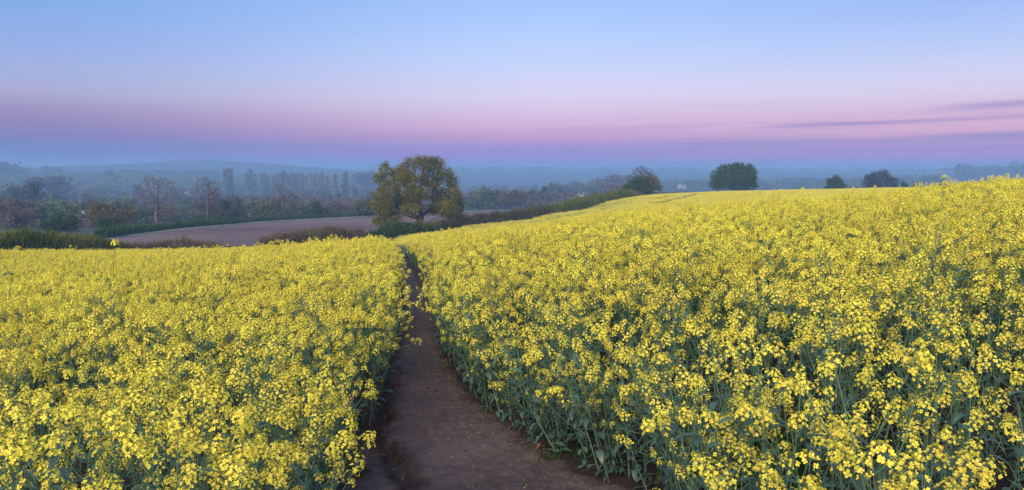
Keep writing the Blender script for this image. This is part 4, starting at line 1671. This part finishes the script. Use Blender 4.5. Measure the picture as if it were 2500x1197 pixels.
rise_tree('tree', 205, 285, 490, 560, 205, 'ochre', 'ochre green domed tree left of the bare trees', 5200, .36, 23, 24)
rise_tree('tree', 270, 332, 500, 562, 208, 'ochre', 'ochre tree close beside the domed tree, touching it', 4200, .36, 24, 22)
rise_tree('bush', 225, 275, 530, 566, 186, 'bush', 'dark green bush in front of the ochre domed tree', 2200, .34, 25, 14, n_attr=250, cat='bush')
rise_tree('bush', 93, 186, 523, 566, 180, 'bush', 'wide dark green bush behind the left hedge', 4500, .34, 26, 24, n_attr=400, cat='bush')
rise_tree('tree', 0, 90, 512, 566, 215, 'wood_brown', 'low brownish thicket at the left border behind the hedge', 5200, .36, 27, 24)
rise_tree('tree', 1312, 1350, 447, 506, 420, 'wood_green', 'slim green tree standing apart right of the oak', 3200, .6, 28, 18)

# ---- woodland kinds, copied over the valley
def wood_kind(seed, shape, mat, nl=1500, leaf=.9, sig=.75, bark='bark', twigs=150, trunk=2.5):
    """a 12 m tree"""
    g = np.random.default_rng(seed)
    L = []
    for _ in range(16):
        if shape == 'round':
            a, q = g.uniform(0, 6.28), g.uniform(0, .85) ** .5
            zz_ = g.uniform(4.0, 10.3)
            w = 4.8 * math.sqrt(max(.1, 1 - ((zz_ - 6.2) / 5.2) ** 2))
            L.append((math.cos(a) * w * q, math.sin(a) * w * q, zz_, g.uniform(1.3, 2.1), g.uniform(1.3, 2.1), g.uniform(1.0, 1.7), 1))
        elif shape == 'low':
            a, q = g.uniform(0, 6.28), g.uniform(0, .9) ** .5
            L.append((math.cos(a) * 6.5 * q, math.sin(a) * 6.5 * q, g.uniform(2.0, 10 * (1 - .5 * q)), 2, 2, 1.6, 1))
        elif shape == 'tall':
            a, q = g.uniform(0, 6.28), g.uniform(0, 1)
            zz_ = g.uniform(3.0, 11.2)
            w = 2.7 * math.sin(min(1, (12.2 - zz_) / 6) * 1.57)
            L.append((math.cos(a) * w * q, math.sin(a) * w * q, zz_, 1.2, 1.2, 1.3, 1))
        elif shape == 'poplar':
            zz_ = g.uniform(1.6, 11.6)
            w = .68 * math.sin(min(1, (12.5 - zz_) / 8) * 1.57)
            L.append((g.normal(0, .12), g.normal(0, .12), zz_, w, w, 1.2, 1))
    return tree_meshes(L, trunk, 260, .6, .8, nl, leaf, M[bark], M[mat], g, r_tip=.04, rmax=.32, sig=sig if shape != 'poplar' else .22, twigs=twigs, infl=5)


KIND = {
    'green': [wood_kind(200 + k, 'round', 'wood_green') for k in range(3)],
    'brown': [wood_kind(210 + k, 'round', 'wood_brown', nl=1300, leaf=.8, bark='twig', twigs=500) for k in range(2)],
    'pale': [wood_kind(220 + k, 'round', 'wood_pale', nl=1400, leaf=.8) for k in range(2)],
    'dark': [wood_kind(230, 'tall', 'wood_dark', nl=1300)],
    'low': [wood_kind(240 + k, 'low', m_, nl=1600) for k, m_ in enumerate(['wood_green', 'wood_pale'])],
    'bare': [wood_kind(250, 'tall', 'wood_brown', nl=550, leaf=.6, bark='twig', twigs=1200)],
    'poplar': [wood_kind(260 + k, 'poplar', 'poplar', nl=1300, leaf=.55, trunk=2.0, bark='twig', twigs=200) for k in range(2)],
}
NAME = {'green': ('woodland_tree', 'rounded green valley tree'), 'brown': ('woodland_tree', 'purplish brown budding valley tree'),
        'pale': ('woodland_tree', 'pale green willow like valley tree'), 'dark': ('evergreen_tree', 'narrow dark evergreen'),
        'low': ('woodland_tree', 'low broad valley thicket tree'), 'bare': ('bare_tree', 'thin bare valley tree'), 'poplar': ('poplar_tree', 'tall slim poplar')}
gw = np.random.default_rng(301)


def valley_tree(px, r_, height, kind, label, group, wide=1.0):
    x, y = at(px, FAR(r_))
    height *= FAR(r_) / r_
    ms = KIND[kind][int(gw.integers(0, len(KIND[kind])))]
    s = height / 12.0
    return put_tree(NAME[kind][0], ms, (x, y, Hs(x, y) - .3), label, 'tree', group, gw.uniform(0, 6.28), (s * wide, s * wide, s))


def belt(px0, px1, n, r0, r1, hfun, kinds, where, wide=1.25):
    ks, ps = zip(*kinds)
    for i in range(n):
        px = px0 + (px1 - px0) * (i + gw.uniform(0, 1)) / n
        r_ = gw.uniform(r0, r1)
        kd = str(gw.choice(ks, p=np.array(ps) / sum(ps)))
        hh = hfun(px) * gw.uniform(.8, 1.12)
        valley_tree(px, r_, hh, kd, f'{NAME[kd][1]} {where}', f'{NAME[kd][1]}s {where}', wide * gw.uniform(.85, 1.15) * (1 if kd in ('green', 'brown', 'pale', 'low') else .75))


mixw = [('green', 4), ('brown', 4), ('pale', 2.5), ('low', 2), ('dark', .8), ('bare', .8)]
belt(-60, 930, 34, 245, 330, lambda p: np.interp(p, [0, 350, 930], [8.0, 7.5, 7.5]), [('green', 3), ('brown', 4), ('pale', 2), ('low', 3)], 'just beyond the ploughed field')
belt(-60, 930, 44, 370, 500, lambda p: 10.5, mixw, 'in the middle of the left valley')
belt(-60, 960, 44, 560, 760, lambda p: 12.0, mixw, 'in the hazy left valley')
belt(-60, 960, 44, 820, 1080, lambda p: 13.0, [('green', 3), ('brown', 2), ('pale', 1), ('low', 2)], 'on the far slope of the left valley', 1.5)
belt(1125, 1310, 16, 330, 470, lambda p: 10.0, mixw, 'right of the oak beyond the ploughed field')
belt(1110, 1530, 26, 480, 640, lambda p: np.interp(p, [1110, 1300, 1400, 1530], [10, 11, 16, 17]), [('green', 3), ('brown', 3), ('bare', 1), ('low', 1)], 'in the wood behind the right hand hedge')
belt(1100, 2020, 30, 760, 950, lambda p: 10.0, [('green', 3), ('brown', 2), ('low', 2)], 'far out in the right valley', 1.4)
belt(-60, 170, 5, 1040, 1120, lambda p: 16.0, [('brown', 2), ('green', 1)], 'on the hill brow at the far left', 1.5)

# trees with a place of their own
for px, top, r_, kd, lab, wd in [
        (14, 392, 980, 'green', 'broad tree crowning the hill brow at the left border', 1.6),
        (62, 405, 1150, 'green', 'small round tree alone on the brow', 1.1), (118, 403, 1150, 'brown', 'small brown tree alone on the brow', 1.2),
        (270, 412, 900, 'green', 'hazy tree standing proud of the far left wood', 1.2), (110, 425, 560, 'brown', 'large purplish domed tree in the left valley', 1.7),
        (45, 447, 420, 'green', 'yellowish green tree at the left border of the valley', 1.3), (85, 448, 380, 'dark', 'dark ivy clad stump tree in the left valley', 1.0),
        (960, 415, 800, 'green', 'hazy tall tree just left of the oak top', 1.4), (1180, 450, 400, 'green', 'yellow green tree right of the oak', 1.1),
        (885, 415, 760, 'brown', 'hazy domed tree left of the oak', 1.3), (100, 482, 330, 'pale', 'pale domed willow in front of the left valley', 1.6),
        (200, 480, 350, 'low', 'pale green thicket beside the white gable', 1.5)]:
    x, y = at(px, FAR(r_))
    hh = (z_at(px, top, FAR(r_)) - Hs(x, y)) * r_ / FAR(r_)
    valley_tree(px, r_, max(5, hh) * 1.0, kd, lab, None, wd)
pop = [(549, 410, 640), (557, 407, 645), (565, 409, 650), (601, 413, 680), (612, 410, 680), (638, 417, 700), (655, 421, 705), (667, 420, 700), (685, 413, 670), (692, 411, 672), (700, 414, 668),
       (713, 418, 690), (727, 414, 700), (737, 415, 675), (757, 412, 720), (769, 419, 715), (786, 417, 700), (621, 420, 690), (646, 419, 705), (676, 421, 690), (706, 419, 680), (720, 420, 700), (746, 418, 690), (763, 422, 700), (778, 421, 710), (797, 422, 690), (818, 421, 560), (843, 416, 560)]
for i, (px, top, r_) in enumerate(pop):
    x, y = at(px, FAR(r_))
    hh = (z_at(px, top, FAR(r_)) - Hs(x, y)) * r_ / FAR(r_)
    if px in (818, 843):
        lab, grp = ('right hand one of the two broad greenish poplars left of the oak', 'left hand one of the two broad greenish poplars left of the oak')[0 if px == 843 else 1], 'poplars in the valley'
    elif i < 3:
        lab, grp = 'tall dark poplar in the tight clump of three', 'poplars in the tight clump of three'
    else:
        lab, grp = 'slim hazy poplar in the long row across the valley', 'poplars in the long valley row'
    valley_tree(px, r_, hh, 'poplar', lab, grp, [1.0, 1.15, .9][i % 3] * (1.35 if px in (818, 843) else 1.1))

# the far wood: crowns merging into one mass on ridges and slopes
def wood_mass(name, label, spec, n, seed, leafs=70, mat='wood_green'):
    leafs = int(leafs * 1.6)
    """spec() -> px, range, height"""
    g = np.random.default_rng(seed)
    Cs, Ns, Ss = [], [], []
    for _ in range(n):
        px, r_, h, w = spec(g)
        h, w = h * FAR(r_) / r_, w * FAR(r_) / r_
        x, y = at(px, FAR(r_))
        z = Hs(x, y)
        d = rand_dirs(leafs, g)
        rad = g.uniform(.55, 1, leafs)[:, None] ** .5
        C = np.array([x, y, z + h * .5]) + d * rad * [w, w, h * .5]
        Cs.append(C)
        Ns.append(unit(d + g.normal(0, .5, d.shape)))
        Ss.append(g.uniform(.10, .22, leafs) * h)
    v, f = cards(np.concatenate(Cs), np.concatenate(Ns), np.concatenate(Ss), .8, g)
    mb = MB()
    mb.add(v, f)
    return link(name, mb.mesh(name, [M[mat]]), kind='stuff', label=label, cat='woodland')


wood_mass('distant_woods', 'hazy blue band of woods along the distant ridge', lambda g: (g.uniform(880, 2450), g.uniform(1900, 2050), g.uniform(6, 13), g.uniform(9, 20)), 420, 1, 45)
wood_mass('hillside_woods', 'hazy woods covering the slopes of the left valley', lambda g: (g.uniform(-80, 960), g.uniform(760, 1060), g.uniform(8, 14), g.uniform(5, 9)), 620, 2, 70)
wood_mass('hilltop_woods', 'hazy wood on the low hill at the far right', lambda g: (g.uniform(2340, 2600), g.uniform(1150, 1300), g.uniform(7, 14) if g.random() < .9 else 18, g.uniform(6, 10)), 110, 3, 60)
wood_mass('valley_floor_woods', 'low misty thickets filling the valley floor behind the nearer trees', lambda g: (g.uniform(-80, 1560), g.uniform(340, 740), g.uniform(5, 9), g.uniform(4, 8)), 620, 4, 60, 'wood_brown')
wood_mass('mound_wood', 'hazy wood on the knoll in the middle of the left horizon', lambda g: (g.uniform(300, 540), g.uniform(1000, 1060), g.uniform(11, 16), g.uniform(8, 12)), 60, 5, 80)
wood_mass('right_valley_woods', 'faint misty thickets low in the right valley', lambda g: (g.uniform(1560, 2300), g.uniform(700, 1100), g.uniform(6, 11), g.uniform(5, 10)), 200, 6, 60)

#@@HEDGES
# ------------------------------------------------------------------ hedges and scrub
def hedge(name, pts, width, hts, n, mat, label, cat='hedge', card=.30, upright=.6, seed=0, top=None):
    """pts world polyline; hts heights along it; a body of leaf and twig with a ragged top"""
    g = np.random.default_rng(seed)
    P_ = np.array(pts)
    seg = np.linalg.norm(np.diff(P_, axis=0), axis=1)
    s = np.concatenate([[0], np.cumsum(seg)])
    u = g.uniform(0, s[-1], n)
    x = np.interp(u, s, P_[:, 0])
    y = np.interp(u, s, P_[:, 1])
    hh = np.interp(u / s[-1], np.linspace(0, 1, len(hts)), hts)
    hh = hh * (1 + .30 * np.array([mnoise.noise(Vector((a * .35, seed, 0))) for a in u]) + .22 * np.array([mnoise.noise(Vector((a * 1.4, seed, 5))) for a in u]))
    d = rand_dirs(n, g)
    rad = g.uniform(.5, 1, n) ** .5
    # rounded-top section
    a = g.uniform(0, math.pi, n)
    px_, pz = np.cos(a), np.sin(a) ** .5
    fill = g.uniform(.55, 1, n) ** .5
    ox_ = px_ * width * .5 * fill
    oz_ = pz * hh * fill
    low = g.random(n) < .35
    oz_ = np.where(low, hh * g.uniform(0, .8, n), oz_)
    tx = np.interp(u, s[:-1] + seg / 2, np.diff(P_[:, 0]) / seg)
    ty = np.interp(u, s[:-1] + seg / 2, np.diff(P_[:, 1]) / seg)
    X_, Y_ = x + ty * ox_, y - tx * ox_
    Z_ = H(X_, Y_) + oz_
    mb = MB()
    kk = g.random(n) < upright
    C = np.stack([X_, Y_, Z_], 1)
    v, f = cards(C[~kk], rand_dirs((~kk).sum(), g, .3), g.uniform(.6, 1.3, (~kk).sum()) * card, .7, g)
    mb.add(v, f, 0)
    m_ = kk.sum()
    b = C[kk]
    L = g.uniform(.5, 1.5, m_) * card * 1.8
    lean = g.normal(0, .16, (m_, 2)) * L[:, None]
    e = b + np.stack([lean[:, 0], lean[:, 1], L], 1)
    w = g.uniform(.02, .05, m_) * (card / .3)
    an = g.uniform(0, 3.14, m_)
    sd = np.stack([np.cos(an) * w, np.sin(an) * w, 0 * w], 1)
    v = np.stack([b - sd, b + sd, e + sd * .4, e - sd * .4], 1).reshape(-1, 3)
    mb.add(v, np.arange(4 * m_).reshape(-1, 4), 0)
    me_ = mb.mesh(name, [M[mat]])
    c = P_.mean(0)
    root = link(name, None, loc=(c[0], c[1], Hs(*c)), label=label, cat=cat)
    o = link('foliage', me_, parent=root)
    o.location = (-c[0], -c[1], -Hs(*c))
    # stems at its foot
    ns = int(s[-1] * 1.2) + 4
    us = g.uniform(0, s[-1], ns)
    B = np.stack([np.interp(us, s, P_[:, 0]) + g.normal(0, width * .2, ns), np.interp(us, s, P_[:, 1]) + g.normal(0, width * .2, ns)], 1)
    hz_ = H(B[:, 0], B[:, 1])
    P0 = np.stack([B[:, 0], B[:, 1], hz_ - .1], 1)
    P1 = P0 + np.stack([g.normal(0, .3, ns), g.normal(0, .3, ns), np.full(ns, max(hts) * .6)], 1)
    v, f = tubes(P0, P1, np.full(ns, .05), np.full(ns, .02), 4)
    mb = MB()
    mb.add(v, f)
    o = link('stems', mb.mesh('hedge stems', [M['twig']]), parent=root)
    o.location = (-c[0], -c[1], -Hs(*c))
    return root


def rpts(lst):
    return [at(px, r_) for px, r_ in lst]


hedge('hedge', rpts([(-140, 92), (-20, 94), (60, 96), (150, 98), (225, 100), (285, 102)]), 2.6, [1.9, 1.7, 1.8, 1.6, 1.4, .6], 24000, 'hedge', 'dense dark olive hedge beyond the crop at the left', seed=1, upright=.55, card=.22)
hedge('hedge', rpts([(p_, float(pf_far(p_)) + 6.5) for p_ in (236, 262, 300, 400, 500, 620, 780, 915)]), 2.4, [2.0, 1.7, 1.4, 1.3, 1.3, 1.4, 1.5], 17000, 'bush', 'low dark hedge along the far side of the ploughed field', seed=2, upright=.25, card=.42)
hedge('scrub', rpts([(210, 100), (290, 104), (400, 107), (470, 108), (535, 108)]), 2.4, [1.3, .5, .6, 1.3, .5], 4200, 'hedge_brown', 'thin brown scrub in front of the ploughed field, left part', 'scrub', seed=3, upright=.7, card=.24)
hedge('scrub', rpts([(632, 110), (680, 111), (760, 113), (830, 116), (878, 118)]), 2.8, [1.0, 1.9, 1.9, 2.1, 1.3], 9500, 'hedge_brown', 'olive brown scrub strip between crop and ploughed field left of the path end', 'scrub', seed=4, upright=.65, card=.26)
hedge('bramble_bush', rpts([(928, 128), (960, 129), (1000, 131), (1040, 134)]), 3.5, [1.6, 2.3, 2.0, 1.4], 7000, 'bush', 'dark green bramble bank at the end of the path below the oak', 'bush', seed=5, upright=.15, card=.34)
hedge('bush', rpts([(893, 122), (915, 123)]), 2.0, [1.0, 1.2], 900, 'bush', 'small green bush beside the end of the path', 'bush', seed=6, upright=.2, card=.3)
hedge('hedge', rpts([(1030, 140), (1100, 148), (1160, 154), (1230, 162), (1300, 172), (1345, 180)]), 2.4, [1.2, 1.5, 1.8, 1.8, 2.0, 2.1], 13000, 'hedge_mixed', 'low brownish hedge running right from below the oak', seed=7, upright=.6, card=.3)
hedge('hedge', rpts([(1340, 180), (1400, 191), (1450, 201), (1500, 213), (1548, 226)]), 3.0, [2.2, 2.9, 3.1, 3.2, 2.8], 15000, 'hedge', 'taller olive green hedge climbing to the dark bush', seed=8, upright=.6, card=.32)
hedge('hedge', rpts([(1548, 228), (1600, 246), (1640, 262), (1700, 282)]), 2.4, [1.8, 1.4, 1.2, .8], 5000, 'hedge_brown', 'low hedge stub right of the dark bush on the rise', seed=9, upright=.5, card=.34)

# ------------------------------------------------------------------ houses far off
def house(px, r_, w, d, h, rh, roofmat, rz, label, sink_=0.0, windows=True, cat='house', name='house'):
    x, y = at(px, FAR(r_))
    k_far = FAR(r_) / r_
    w, d, h, rh, sink_ = w * k_far, d * k_far, h * k_far, rh * k_far, sink_ * k_far
    root = link(name, None, loc=(x, y, Hs(x, y) - sink_), label=label, cat=cat)
    root.rotation_euler = (0, 0, rz)
    mb = MB()
    a, b = w / 2, d / 2
    v = [(-a, -b, 0), (a, -b, 0), (a, b, 0), (-a, b, 0), (-a, -b, h), (a, -b, h), (a, b, h), (-a, b, h), (-a, 0, h + rh), (a, 0, h + rh)]
    mb.add(v, [[0, 1, 5, 4], [1, 2, 6, 5], [2, 3, 7, 6], [3, 0, 4, 7]], 0)
    mb.add(v, [[4, 8, 7], [5, 6, 9]], 0)
    link('wall', mb.mesh('house walls', [M['wall']]), parent=root)
    mb = MB()
    e, t_ = .35, .18
    k_ = rh / b
    for sgn in (-1, 1):
        yb = sgn * (b + e)
        zb = h - e * k_
        v = [(-a - e, yb, zb + .02), (a + e, yb, zb + .02), (a + e, 0, h + rh + .02), (-a - e, 0, h + rh + .02), (-a - e, yb, zb + t_), (a + e, yb, zb + t_), (a + e, 0, h + rh + t_), (-a - e, 0, h + rh + t_)]
        mb.add(v, [[0, 1, 2, 3], [4, 5, 6, 7], [0, 1, 5, 4], [1, 2, 6, 5], [2, 3, 7, 6], [3, 0, 4, 7]], 0)
    roof = link('roof', mb.mesh('house roof', [M[roofmat]]), parent=root)
    if windows:
        mb = MB()
        cs = [(-.4, -.4, h + rh * .3), (.4, -.4, h + rh * .3), (.4, .4, h + rh * .3), (-.4, .4, h + rh * .3)]
        v = cs + [(p[0], p[1], h + rh + 1.0) for p in cs]
        mb.add(v, [[0, 1, 5, 4], [1, 2, 6, 5], [2, 3, 7, 6], [3, 0, 4, 7], [4, 5, 6, 7]], 0)
        c = link('chimney', mb.mesh('chimney', [M['wall']]), parent=roof)
        c.location = (a * .55, 0, 0)
        wm = MB()
        wm.add([(-.5, -.06, 0), (.5, -.06, 0), (.5, -.06, 1.2), (-.5, -.06, 1.2), (-.5, .02, 0), (.5, .02, 0), (.5, .02, 1.2), (-.5, .02, 1.2)],
               [[0, 1, 2, 3], [0, 1, 5, 4], [1, 2, 6, 5], [2, 3, 7, 6], [3, 0, 4, 7]], 0)
        wme = wm.mesh('window', [M['window']])
        for wx in (-a * .55, a * .55):
            o = link('window', wme, parent=root)
            o.location = (wx, -b, h * .45)
    return root


house(184, 372, 4.5, 3.0, 4.0, 2.0, 'roof_grey', R(80), 'small white gabled cottage among the trees at the left', sink_=-.6)
house(187, 270, 5.0, 5, 2.4, 1.3, 'roof_orange', R(12), 'low pale house with orange roof behind the left hedge', sink_=.2)
house(312, 520, 4.5, 3, 2.2, .4, 'roof_grey', R(8), 'white flat roofed chalet in the valley, left one of a pair', sink_=-4.5, windows=False, cat='chalet', name='chalet')
house(343, 525, 3.5, 3, 2.6, .4, 'roof_grey', R(-10), 'white flat roofed chalet in the valley, right one of a pair', sink_=-4.5, windows=False, cat='chalet', name='chalet')
house(455, 500, 4, 4, 4, 2, 'roof_grey', R(85), 'pinkish gabled house between the two bare trees', sink_=-4.0)
house(1420, 455, 5, 5, 4, 1.5, 'roof_grey', R(20), 'pale cottage in the mist behind the right hand hedge', sink_=-1.2)
house(1660, 690, 4, 3, 2.4, 1.2, 'roof_grey', R(5), 'white house in the mist right of the dark bush, left one', sink_=-3.5)
house(1672, 700, 3, 3, 2.0, 1.2, 'roof_grey', R(60), 'white house in the mist right of the dark bush, right one', sink_=-3.0)

# ------------------------------------------------------------------ haze
allz = CAM_H + HAZE_TOP
hm, ht, hout = material('morning haze')
pv = ht.new('ShaderNodeVolumePrincipled')
pv.inputs['Color'].default_value = (0.35, 0.59, 0.93, 1)
pv.inputs['Density'].default_value = HAZE_DENS
pv.inputs['Anisotropy'].default_value = 0.0
ht.l.new(pv.outputs[0], hout.inputs['Volume'])
Z0, Z1, BR = -45.0, allz, 6100.0
v = [(-BR, -BR, Z0), (BR, -BR, Z0), (BR, BR, Z0), (-BR, BR, Z0), (-BR, -BR, Z1), (BR, -BR, Z1), (BR, BR, Z1), (-BR, BR, Z1)]
hme = mk_mesh('haze', v, [np.array([[3, 2, 1, 0], [4, 5, 6, 7], [0, 1, 5, 4], [1, 2, 6, 5], [2, 3, 7, 6], [3, 0, 4, 7]])], [hm])
link('haze', hme, kind='stuff', label='thin blue morning haze filling the valley', cat='haze')
zs = [np.array(o.data.vertices[0].co) for o in ()]
print('T range', T.min(), T.max())
